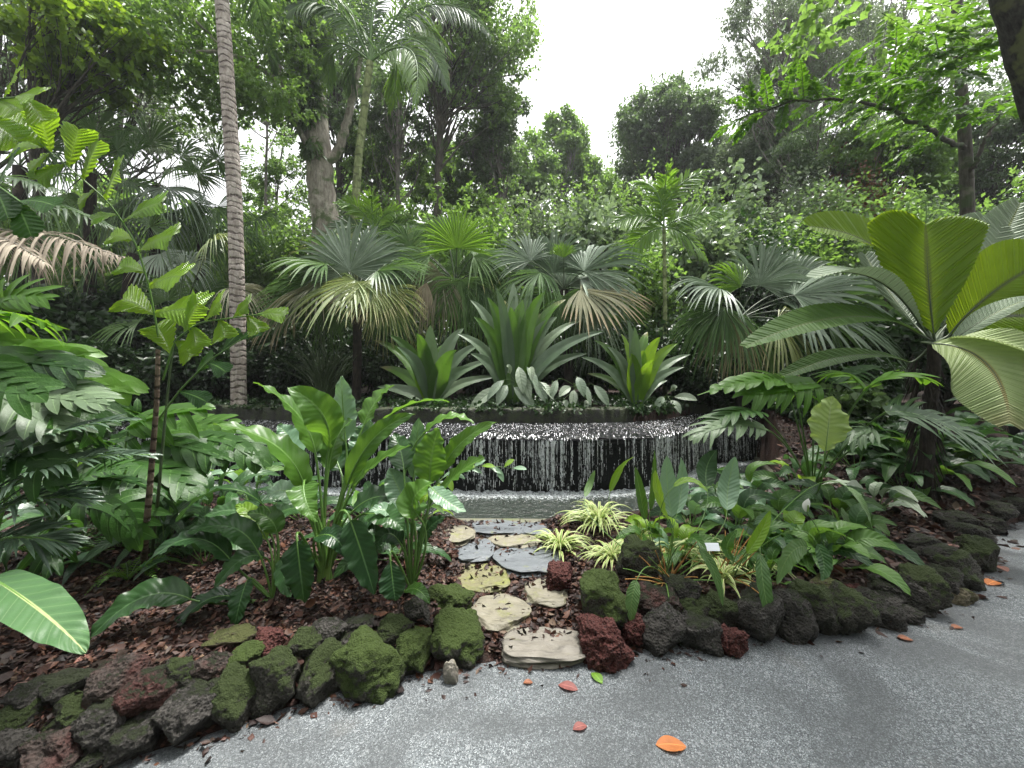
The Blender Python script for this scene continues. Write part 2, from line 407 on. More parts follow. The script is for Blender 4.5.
# pool rim (pale concrete kerb)
px_ = np.arange(-6.6, 4.75, .05); ry = R(px_); dn = np.stack([-np.gradient(ry, px_), np.ones_like(px_)], 1); dn /= np.linalg.norm(dn, axis=1)[:, None]
def rimring(o, z): return np.stack([px_ + dn[:, 0] * o, ry + dn[:, 1] * o, np.full_like(px_, z)], 1)
g = G(); V = np.stack([rimring(o, z) for o, z in [(0, -.2), (0, .172), (.008, .18), (.1, .18), (.108, .172), (.108, -.25)]])
g.add(V, gridq(6, len(px_)))
m = M('rim_concrete'); n1 = m.noise(20, 6, .7); col = m.mix(n1, (.07, .07, .05), (.17, .165, .12)); col = m.mix(m.ramp(m.noise(6, 4), .45, .65, 0, .8), col, (.10, .12, .05))
o = g.build('pool_rim', m.done(m.prin(col, .6, m.bump(n1, .5, .01), .4)), org=np.array([0, 3.85, 0.])); prop(o, 'low pale concrete rim along the front edge of the pool', 'pool rim')

# pool water
g = G(); n_ = 30; tt = np.linspace(0, 1, n_)[:, None]; xw = np.arange(-6.4, 4.7, .04)
y0 = R(xw) + .09; y1 = np.maximum(W(xw) + .1, y0 + .02); yv = y0[None] + (y1 - y0)[None] * tt
dw = np.broadcast_to(W(xw), yv.shape) - yv; zr = RNG(4).normal(0, 1, yv.shape) * (.009 * np.exp(-dw / .4) + .0015)
g.add(np.stack([np.broadcast_to(xw, yv.shape), yv, ZP + zr], -1), gridq(n_, len(xw)),
      np.stack([(np.broadcast_to(W(xw), yv.shape) - yv), 0 * yv, 0 * yv], -1))
m = M('pool_water'); dist = m.luv()[0]
n1 = m.noise(26, 4, .6); n2 = m.noise(60, 5, .7); mp = m.n('Mapping'); m.set(mp.inputs[0], m.pos()); mp.inputs['Scale'].default_value = (1, 1.6, 1)
churn = m.ramp(dist, .05, .62, 1., 0.)
foam = m.ramp(m.math('ADD', m.math('MULTIPLY', churn, .30), m.noise(30, 6, .85, None, .6)), .70, .86)
col = m.mix(n2, (.006, .010, .007), (.035, .045, .036)); col = m.mix(foam, col, (.5, .54, .55))
water = m.done(m.prin(col, m.math('ADD', .07, m.math('MULTIPLY', foam, .5)), m.bump(m.math('ADD', m.noise(11, 5, .6), m.math('MULTIPLY', n1, .5)), 1., .034), .5))
prop(g.build('water', water), kind='structure')

# falling water
m = M('falling_water'); a1 = m.prin((.8, .83, .85), .2, None, .5, Transmission_Weight=.25)
tr = m.n('BsdfTransparent'); mx = m.n('MixShader'); st = m.noise(45, 3, .6)
mp = m.n('Mapping'); m.set(mp.inputs[0], m.pos()); mp.inputs['Scale'].default_value = (60, 60, 22)
m.set(mx.inputs[0], m.ramp(m.noise(1, 3, .6, mp.outputs[0]), .38, .54, .05, 1.)); m.L.new(tr.outputs[0], mx.inputs[1]); m.L.new(a1, mx.inputs[2]); fallm = m.done(mx.outputs[0])
rr = RNG(21); g = G()
def dens(x):   # streams bunch up
    return .2 + 2.0 * np.exp(-((x - .55) / .16) ** 2) + .75 * np.exp(-((x + .35) / .38) ** 2) + .5 * np.exp(-((x - .95) / .1) ** 2) + 1.1 * np.exp(-((x - 2.2) / .2) ** 2) + .3 * np.sin(x * 7) ** 2 * np.sin(x * 2.3 + 1) ** 2 + .4 * (x > 2.7) + .25 * (x < -1)
N = 17000; cx = rr.uniform(-8, 6.3, N); keep = rr.uniform(0, 1.5, N) < dens(cx); cx = cx[keep]; cen = rr.uniform(-8, 6.3, 520); cw = rr.lognormal(0, .9, 520) * dens(cen); ci = rr.choice(520, len(cx), p=cw / cw.sum()); cx = np.where(rr.uniform(size=len(cx)) < .75, cen[ci] + rr.normal(0, .011, len(cx)), cx)
N = len(cx); frm = np.where(rr.uniform(size=N) < .22, 0, rr.uniform(0, .9, N) ** 1.0); ln = rr.uniform(.08, .5, N) ** 1.2
top = np.where(frm == 0, rr.uniform(.0, .03, N), frm * .68); ln = np.where(frm == 0, rr.uniform(.08, .6, N), ln * .28); ln = np.minimum(ln, .705 - top)
B = np.stack([cx, W(cx) - .018 - .05 * np.sqrt(np.clip(top, 0, 1)) + rr.normal(0, .006, N), ZL - .005 - top], 1)
strips(g, B, np.array([0, 0, -1.]), np.array([1., .2, 0]), ln, rr.uniform(.0008, .0042, N) * np.where(rr.uniform(size=N) < .14, 2.1, 1), ns=8, prof=lambda t: .35 + .65 * np.abs(np.sin(t * 9)) * (1 - t * .3), fold=.9,
       curl=np.stack([rr.normal(0, .008, N), -.05 * np.ones(N), 0 * cx], 1), rnd=rr.uniform(size=N))
# thin sheets on the apron, running down between cobbles
N = 6500; cx = rr.uniform(-8, 6.3, N); o_ = rr.uniform(.0, .5, N)
keep = rr.uniform(0, 1.6, N) < dens(cx) + .2; cx, o_ = cx[keep], o_[keep]; N = len(cx)
z_ = np.interp(o_, offs, zs) + .012
sl = nz(np.stack([rr.normal(0, .25, N), -np.ones(N), -.22 - .6 * (o_ < .12)], 1))
strips(g, np.stack([cx, W(cx) + o_, z_], 1), sl, np.array([1., 0, 0]), rr.uniform(.015, .07, N), rr.uniform(.0015, .006, N), ns=3, fold=.6, rnd=rr.uniform(size=N))
# splash: droplets thrown up at the foot
N = 15000; cx = rr.uniform(-8, 6.2, N); keep = rr.uniform(0, 1.4, N) < dens(cx); cx = cx[keep]; N = len(cx)
B = np.stack([cx, W(cx) - .05 - np.abs(rr.normal(0, .17, N)), ZP + np.abs(rr.normal(0, .018, N))], 1)
strips(g, B, nz(rr.normal(size=(N, 3)) + [0, 0, .8]), nz(rr.normal(size=(N, 3))), rr.uniform(.004, .016, N), rr.uniform(.002, .006, N), ns=3, fold=.8)
o = g.build('falling_water', fallm); prop(o, 'thin white streams of water falling from the weir into the pool', None, None, 'structure')

# ------------------------------------------------------------------ stones
def rockmesh(seed, size, rough=.1, lava=0., flat=0.):
    """rounded block of quads (subdivided cube blown up), noise-broken"""
    n = 26; r = RNG(seed); off = r.uniform(0, 50, 3)
    lin = np.linspace(-1, 1, n); a, b = np.meshgrid(lin, lin, indexing='ij'); one = np.ones_like(a)
    F6 = [(a, b, one), (b, a, -one), (one, a, b), (-one, b, a), (b, one, a), (a, -one, b)]
    V = np.stack([np.stack(f, -1) for f in F6]).reshape(-1, 3)
    p = 2.9
    if flat:
        k = np.linalg.norm(V[:, :2], axis=1, keepdims=True); mx = np.abs(V[:, :2]).max(1, keepdims=True); V[:, :2] *= (mx / np.maximum(k, 1e-6)) ** .8; V[:, :2] *= np.clip(1 - .07 * np.abs(V[:, 2:3]) ** 6, 0, 1)
    else: V = V / (np.abs(V) ** p).sum(1, keepdims=True) ** (1 / p)
    out = []; tilt = r.normal(0, .22, 3)
    pl = nz(r.normal(size=(7, 3))); pd = r.uniform(.62, .95, 7)
    for v in V:
        for k in range(7):
            e = v @ pl[k] - pd[k]
            if e > 0 and not flat: v = v - pl[k] * e * .85
        q = Vector(v * 1.1 + off)
        d = mnoise.noise(q * 1.3) * .26 + mnoise.noise(q * 3.1) * rough * .9 + mnoise.noise(q * 7.5) * (rough * .6) 
        if lava: d += (mnoise.noise(q * 5) * .14 - .16 * max(0, mnoise.noise(q * 9) - .08) * 2.2) * lava
        if flat:
            d2 = mnoise.noise(q * 1.1) * .3 + mnoise.noise(q * 5) * .03
            out.append([v[0] * (1 + d2), v[1] * (1 + d2), v[2] * (1 + .25 * mnoise.noise(q * 3) )])
        else: out.append(v * (1 + d))
    V = np.array(out) * np.asarray(size) * .5
    q = gridq(n, n); Q = np.concatenate([q + k * n * n for k in range(6)])
    return V, Q
def weld(o):
    import bmesh
    bm = bmesh.new(); bm.from_mesh(o.data); bmesh.ops.remove_doubles(bm, verts=bm.verts, dist=1e-4); bmesh.ops.recalc_face_normals(bm, faces=bm.faces); bm.to_mesh(o.data); bm.free()
def stonemat(name, a, b, moss=0., mosscol=(.06, .11, .015), red=None, pit=1., rough=.8, spec=.35):
    m = M(name); oc = m.obj(); r_ = m.orand()
    mp = m.n('Mapping'); m.set(mp.inputs[0], oc); cb = m.n('CombineXYZ'); m.set(cb.inputs[0], m.math('MULTIPLY', r_, 37.)); m.set(cb.inputs[2], m.math('MULTIPLY', r_, 11.)); m.L.new(cb.outputs[0], mp.inputs['Location']); vec = mp.outputs[0]
    n1 = m.noise(13, 8, .8, vec); n2 = m.noise(5, 4, .6, vec); v = m.vor(70, vec=vec); n4 = m.noise(150, 3, .7, vec)
    col = m.mix(n1, a, b)
    if red: col = m.mix(m.ramp(n2, .45, .62), col, red)
    col = m.mix(m.ramp(v, .08, .38, .9 * pit, 0.), col, tuple(c * .25 for c in a))
    h = m.math('ADD', m.math('MULTIPLY', n1, 1.), m.math('MULTIPLY', v, .7 * pit))
    if moss:
        mm = m.math('ADD', m.noise(9, 7, .85, vec), m.math('ADD', m.math('MULTIPLY', m.nrmz(), .26), m.math('MULTIPLY', r_, .1)))
        k = m.ramp(mm, .84 - moss * .40, .93 - moss * .40)
        mc = m.mix(n4, tuple(c * .55 for c in mosscol), tuple(c * 1.5 for c in mosscol)); col = m.mix(k, col, mc)
        h = m.math('ADD', h, m.math('MULTIPLY', k, m.math('MULTIPLY', n4, 1.6)))
    return m.done(m.prin(col, rough, m.bump(h, 1., .018), spec))
ST = {
    'dark': stonemat('dark_lava_stone', (.014, .013, .012), (.075, .068, .06), moss=.3, mosscol=(.022, .03, .009)),
    'dmoss': stonemat('dark_lava_stone_part_moss', (.014, .013, .011), (.075, .07, .055), moss=.6, mosscol=(.034, .052, .010)),
    'moss': stonemat('mossy_stone', (.02, .019, .014), (.075, .07, .055), moss=.86, mosscol=(.05, .08, .012)),
    'rdark': stonemat('rusty_lava_stone', (.016, .012, .011), (.08, .058, .048), moss=.2, mosscol=(.022, .03, .009), red=(.06, .022, .018)),
    'red': stonemat('red_lava_stone', (.03, .008, .007), (.11, .032, .025), pit=1.2),
    'tan': stonemat('tan_stone', (.07, .06, .035), (.16, .135, .09), moss=.35, mosscol=(.09, .10, .03), pit=.4),
}
ADJ = {'dark': 'dark grey lava rock', 'dmoss': 'dark lava rock with patches of moss', 'moss': 'bright green mossy rock', 'rdark': 'dark lava rock with a rusty red face', 'red': 'rough red lava rock', 'tan': 'small tan brown rock'}
# (u, v, w, h, kind, where) read off the edging, left bed then right bed
RL = [(8, 752, 34, 44, 'dark', 'in the lower left corner of the picture'), (45, 755, 70, 40, 'rdark', 'wide and flat, bottom row far left'),
 (97, 731, 50, 50, 'dark', 'upright in the bottom row, right of the wide flat rock'), (129, 745, 46, 42, 'dark', 'lowest of the left edging where the paving begins'),
 (67, 718, 46, 36, 'dmoss', 'above the wide flat rock at the left end'), (143, 697, 46, 48, 'rdark', 'round, in the upper row below the mulch'),
 (106, 686, 52, 42, 'rdark', 'left of the round rusty one'), (66, 689, 46, 28, 'dark', 'low slab at the left end of the upper row'),
 (28, 700, 40, 30, 'dark', 'half buried in mulch at the far left'), (10, 722, 34, 34, 'dmoss', 'at the left picture edge above the corner rock'),
 (178, 722, 54, 58, 'dark', 'tall one in the bottom row below the grass blade'), (203, 700, 44, 40, 'dark', 'wedged between the tall rock and the mossy column'),
 (230, 704, 40, 60, 'dmoss', 'column shaped with a bright mossy top'), (270, 690, 47, 60, 'dmoss', 'tall square one right of the mossy column'),
 (176, 680, 30, 34, 'dmoss', 'behind the round red topped rock'), (207, 671, 36, 28, 'rdark', 'in the upper row behind the wedged rock'), (244, 662, 30, 26, 'moss', 'small, behind the mossy column'),
 (264, 645, 30, 22, 'red', 'small block lying on the mulch behind the left edging'), (230, 640, 44, 16, 'tan', 'long low one half buried in the mulch'),
 (316, 680, 44, 52, 'dmoss', 'just left of the big boulder'), (301, 648, 32, 30, 'dmoss', 'upper row behind the tall square rock'), (340, 655, 30, 34, 'dark', 'in the gap left of the big mossy boulder'),
 (328, 632, 36, 20, 'dark', 'low one at the foot of the tall paddle leaved plants'), (367, 671, 64, 60, 'moss', 'biggest of the left edging, rounded boulder'),
 (395, 634, 34, 30, 'dmoss', 'behind the big mossy boulder'), (413, 656, 36, 42, 'moss', 'between the big boulder and the corner stone of the steps'), (454, 645, 48, 52, 'moss', 'corner boulder at the foot of the stepping stones'),
 (450, 604, 42, 32, 'moss', 'flat topped boulder beside the stepping stones, second from the path'), (418, 612, 26, 24, 'dark', 'small one left of the flat topped mossy boulder'), (360, 625, 30, 18, 'dark', 'small one sunk in the mulch below the paddle leaved plants'),
 (288, 668, 22, 20, 'tan', 'tiny one tucked in the upper row of the left edging'), (150, 722, 26, 30, 'dark', 'narrow filler left of the tall rock'), (95, 762, 34, 24, 'dark', 'small filler at the bottom edge')]
RR = [(607, 648, 50, 46, 'red', 'large jagged one at the right of the big doorstep slab'), (560, 582, 32, 27, 'red', 'round one resting on a stepping stone'),
 (606, 601, 44, 56, 'moss', 'tall shaggy one at the start of the right edging'), (642, 563, 38, 42, 'dmoss', 'standing behind the spider plants'), (632, 632, 24, 34, 'red', 'narrow one behind the jagged red rock'),
 (665, 635, 44, 44, 'dark', 'pointed one in the bottom row of the right edging'), (662, 606, 50, 32, 'rdark', 'broad, above the pointed rock'), (702, 637, 38, 38, 'dark', 'squarish one between the pointed rock and the small red rock'),
 (698, 611, 38, 28, 'dmoss', 'low, above the squarish rock'), (731, 643, 30, 31, 'red', 'small loose one sitting out on the paving'), (728, 615, 36, 34, 'dmoss', 'behind the small loose red rock'),
 (763, 621, 40, 56, 'dark', 'tall one under the hanging spotted leaf'), (796, 621, 38, 50, 'dark', 'third upright right of the small loose red rock'), (820, 614, 46, 52, 'dmoss', 'tall, middle of the right edging'),
 (851, 617, 38, 48, 'dmoss', 'leaning one in the middle of the right edging'), (882, 614, 38, 38, 'dark', 'black pitted one right of the leaning rock'), (826, 589, 28, 24, 'tan', 'upper row at the middle of the right edging'),
 (860, 598, 28, 22, 'red', 'small one in the upper row above the leaning rock'), (884, 589, 34, 26, 'dark', 'low one in the upper row above the black pitted rock'), (911, 596, 40, 44, 'dark', 'broad one right of the black pitted rock'),
 (911, 618, 26, 18, 'dark', 'little one at the path edge in front of the broad rock'), (929, 596, 32, 46, 'dmoss', 'slanted, right half of the right edging'), (948, 586, 30, 34, 'dark', 'low one between the slanted green rock and the brown rock'),
 (962, 596, 28, 22, 'tan', 'brown flat one at the path edge near the right bend'), (963, 574, 42, 40, 'dmoss', 'large rounded one at the right bend'), (983, 557, 34, 36, 'dmoss', 'last large one before the bend'),
 (945, 560, 36, 26, 'dark', 'in the upper row behind the large rounded rock'), (975, 536, 34, 26, 'dark', 'in the upper row beyond the bend'), (990, 526, 26, 20, 'dark', 'small far one beyond the bend'), (960, 522, 30, 18, 'dark', 'low far one half sunk in the mulch beyond the bend'),
 (1000, 512, 30, 18, 'dark', 'near the right picture edge above the bend'), (1018, 505, 30, 18, 'dark', 'farthest one at the right picture edge'), (930, 545, 30, 20, 'dark', 'small one in the mulch behind the bend'),(683, 590, 30, 24, 'dark', 'small one below the orange stems')]
FR = [(u, v, d) for u, v, d in []]
rk = RNG(77)
for i, (u, v, w, h, kd, where) in enumerate(RL + RR):
    p = hit(u, v + h * .42); s = p[1] / F
    wd, hg = w * s * .97, h * s * 1.0
    ctr = P(u, v, p[1] + .02)
    dep = .5 * (wd + hg) * rk.uniform(.85, 1.15)
    z0 = min(ctr[2] - hg / 2, p[2] - .015); z1 = ctr[2] + hg / 2 * .92
    V, Q = rockmesh(100 + i, (wd * 1.1, dep, (z1 - z0) * 1.06), lava=.9 if kd == 'red' else .3)
    an = rk.normal(0, .25); c_, s_ = math.cos(an), math.sin(an); V = V @ np.array([[c_, s_, 0], [-s_, c_, 0], [0, 0, 1]])
    loc = np.array([ctr[0], p[1] + dep * .26, (z0 + z1) / 2])
    g = G(); g.add(V + loc, Q); o = g.build('lava_rock', ST[kd], org=loc); weld(o)
    prop(o, ADJ[kd] + ', ' + where, 'rock', 'lava rocks edging the garden bed')

def paver(u, v, w, h, mat, label, th=.06, seed=0, lift=.03):
    p = hit(u, v); s = p[1] / F
    yb = hit(u, v + h / 2)[1]; yt = hit(u, v - h / 2)[1]
    V, Q = rockmesh(seed, (w * s * 1.13, (yt - yb) * 1.17, th), flat=1.)
    loc = np.array([p[0], (yb + yt) / 2, 0]); loc[2] = H(loc[0], loc[1]) + lift - th * .3
    g = G(); g.add(V + loc, Q); o = g.build('stepping_stone', mat, org=loc); weld(o); prop(o, label, 'stepping stone', 'stepping stones leading to the pool')
def slabmat(name, a, b, moss=.0, mc=(.16, .17, .04)):
    m = M(name); n1 = m.noise(9, 6, .6, None, .6); n2 = m.noise(70, 4, .6); mp = m.n('Mapping'); m.set(mp.inputs[0], m.pos()); mp.inputs['Scale'].default_value = (2, 9, 1); mp.inputs['Rotation'].default_value = (0, 0, .5)
    n3 = m.noise(3, 5, .65, mp.outputs[0], 1.)
    col = m.mix(n1, a, b); col = m.mix(m.ramp(n3, .5, .68, 0, .55), col, tuple(c * .45 for c in a)); col = m.mix(m.ramp(n2, .62, .75, 0, .4), col, tuple(min(1, c * 1.5) for c in b))
    if moss: col = m.mix(m.ramp(m.noise(7, 5, .7), .62 - moss * .2, .8 - moss * .2, 0, .8), col, mc)
    return m.done(m.prin(col, .55, m.bump(m.math('ADD', n3, m.math('MULTIPLY', n2, .3)), .8, .012), .4))
pale = slabmat('pale_sandstone', (.13, .12, .085), (.24, .22, .165), .45); mossy = slabmat('lichen_sandstone', (.10, .095, .05), (.19, .175, .09), .8)
blue = slabmat('blue_grey_slate', (.08, .09, .10), (.15, .165, .175), .2); slab = slabmat('buff_slab', (.12, .11, .09), (.23, .21, .175), .2)
for a in [(545, 650, 78, 38, slab, 'largest stepping stone, a buff doorstep slab at the edge of the paving', .06, 1, .022),
          (500, 617, 52, 34, pale, 'round pale stepping stone behind the doorstep slab', .07, 2, .03), (546, 597, 38, 24, pale, 'pale stepping stone with a round red rock resting on it', .07, 3, .03),
          (484, 581, 47, 26, mossy, 'yellowish lichen covered stepping stone in the middle of the steps', .06, 14, .025), (528, 560, 58, 31, blue, 'largest blue grey stepping stone', .06, 5, .03),
          (474, 553, 38, 24, blue, 'small blue grey stepping stone left of the largest blue grey one', .06, 6, .03), (513, 543, 42, 14, pale, 'narrow pale stepping stone behind the largest blue grey one', .05, 7, .03),
          (455, 537, 34, 17, pale, 'pale stepping stone nearest the paddle leaved plants', .05, 8, .03), (497, 531, 47, 15, blue, 'long blue grey stepping stone in front of the pool rim', .05, 9, .03),
          (538, 532, 32, 13, blue, 'small blue grey stepping stone at the pool rim beside the spider plants', .05, 11, .03)]:
    paver(*a[:6], th=a[6], seed=a[7], lift=a[8])
# pebble
p = hit(451, 684); V, Q = rockmesh(55, (.085, .06, .12)); loc = np.array([p[0], p[1], .05]); g = G(); g.add(V + loc, Q); o = g.build('pebble', slab, org=loc); weld(o)
prop(o, 'small pale upright pebble at the paving edge below the mossy corner boulder', 'pebble')

# ------------------------------------------------------------------ litter
def littermat(name, cols, rough=.6):
    m = M(name); l = m.luv(); cr = m.n('ValToRGB'); m.L.new(l[2], cr.inputs[0]); e = cr.color_ramp.elements
    e[0].position = 0; e[0].color = (*cols[0], 1); e[1].position = 1; e[1].color = (*cols[-1], 1)
    for i, c in enumerate(cols[1:-1]): x = e.new((i + 1) / (len(cols) - 1)); x.color = (*c, 1)
    return m.done(m.prin(cr.outputs[0], rough, m.bump(m.noise(90, 3), .6, .004), .4))
lit = littermat('bark_and_leaf_litter', [(.006, .004, .003), (.014, .006, .005), (.03, .012, .008), (.018, .008, .006), (.06, .022, .014), (.035, .014, .009), (.10, .04, .02), (.015, .009, .007), (.13, .085, .055)])
rr = RNG(5); g = G()
def scatter_litter(N, xr, yr, L0, L1, wf, ns=3, cond=None):
    x = rr.uniform(*xr, N); y = rr.uniform(*yr, N); t = y - K(x); k = (t > .12) & ((y < R(x) - .02) | (x > 4.7) | (x < -6.5))
    k |= (rr.uniform(size=N) < .30 * np.exp(-np.clip(.05 - t, 0, 9) / .045)) & (t > -.3) & (t < .3) & (np.abs(x) < 9)
    if cond is not None: k &= cond(x, y)
    x, y = x[k], y[k]; n = len(x); z = np.where(y - K(x) < .15, .001, H(x, y)) + rr.uniform(.001, .028, n) * np.where(y - K(x) < .15, .3, 1)
    d = rr.normal(size=(n, 3)); d[:, 2] *= .28; s = rr.normal(size=(n, 3)); s[:, 2] *= .35
    L = rr.uniform(L0, L1, n); strips(g, np.stack([x, y, z], 1), d, s, L, L * rr.uniform(*wf, n), ns=ns, fold=.5, droop=rr.uniform(-.3, .5, n), rnd=rr.uniform(size=n))
scatter_litter(52000, (-3.6, 1.2), (.9, 3.9), .015, .05, (.12, .4)); scatter_litter(26000, (1.0, 6.5), (1.9, 6.5), .018, .055, (.12, .4)); scatter_litter(16000, (-7, -2), (2, 5), .02, .06, (.12, .4))
scatter_litter(6000, (-3.6, 5.2), (1.0, 5.), .04, .085, (.2, .4), 4)
scatter_litter(2600, (1.6, 6.0), (2.2, 5.5), .06, .12, (.22, .42), 4); scatter_litter(900, (-3.4, .0), (1.2, 3.6), .06, .11, (.22, .42), 4)
scatter_litter(3500, (-.5, .55), (2.1, 3.8), .04, .07, (.2, .42), 4)
prop(g.build('leaf_litter', lit), 'reddish brown bark chips and dead leaves covering the beds', None, None, 'stuff')
def fallen(u, v, Lpx, mat, label, rot, z=None, wid=.3, droop=.4, ns=7):
    p = hit(u, v); L = Lpx * p[1] / F; d = np.array([math.cos(rot), math.sin(rot), .0]); g = G()
    p = p.copy(); p[2] = max(p[2], 0) + .004 + (z or 0); b = p - d * L / 2
    path = through(b, p + [0, 0, .007], b + d * L + [0, 0, -.002], 12); blade(g, path, L * wid, 'ellip', 3, (0, 0, 1), fold=.1, ruf=.04, rf=2, rnd=.5, seed=int(u))
    o = g.build('fallen_leaf', mat, org=p); prop(o, label, 'fallen leaf', 'single fallen leaves')
def flm(name, a, b): return leafmat(name, a, b, tf=.15, rough=.5, rib=tuple(min(1, c * 1.5) for c in b), nsc=30)
red_l = flm('red_fallen_leaf', (.12, .03, .026), (.26, .09, .075)); or_l = flm('orange_fallen_leaf', (.30, .085, .018), (.46, .16, .04)); pk = flm('pinkish_fallen_leaf', (.2, .08, .06), (.36, .18, .14)); gr = flm('green_fallen_leaf', (.06, .14, .01), (.14, .27, .02))
br = flm('brown_fallen_leaf', (.12, .04, .02), (.3, .12, .06))
for a in [(568, 691, 20, red_l, 'dark pink fallen leaf on the paving below the doorstep slab', -.3), (597, 681, 17, gr, 'small green fallen leaf on the paving', 2.0), (580, 732, 16, red_l, 'small red fallen leaf on the paving left of the orange one', .3),
          (671, 750, 30, or_l, 'large orange fallen leaf on the paving at the bottom of the picture', -.05), (957, 630, 12, br, 'small brown fallen leaf on the paving near the right bend', .1), (958, 526, 30, or_l, 'yellow orange fallen leaf on the mulch beyond the bend', .2),
          (992, 585, 20, or_l, 'orange fallen leaf at the edge of the bend', .4), (1001, 570, 16, pk, 'pinkish fallen leaf at the edge of the bend', 1.2), (420, 630, 16, pk, 'pink fallen leaf on the rocks beside the mossy boulder', 2.2), (20, 722, 32, br, 'rusty fallen leaf among the rocks at the far left', .7),
          (85, 660, 16, pk, 'pale curled fallen leaf on the left mulch', 1.), (270, 655, 18, or_l, 'orange fallen leaf on the small red block', .6), (345, 634, 16, br, 'reddish fallen leaf in front of the paddle leaved plants', .2), (945, 545, 18, pk, 'pale pink fallen leaf behind the right bend', .2),
          (520, 604, 24, br, 'brown fallen leaf on the round pale stepping stone', .1), (573, 625, 18, br, 'brown fallen leaf beside the jagged red rock', 1.2), (528, 686, 10, br, 'tiny brown fallen leaf on the paving left of the pink one', .1), (905, 642, 14, br, 'dark brown fallen leaf at the path edge', -.2)]:
    fallen(*a)
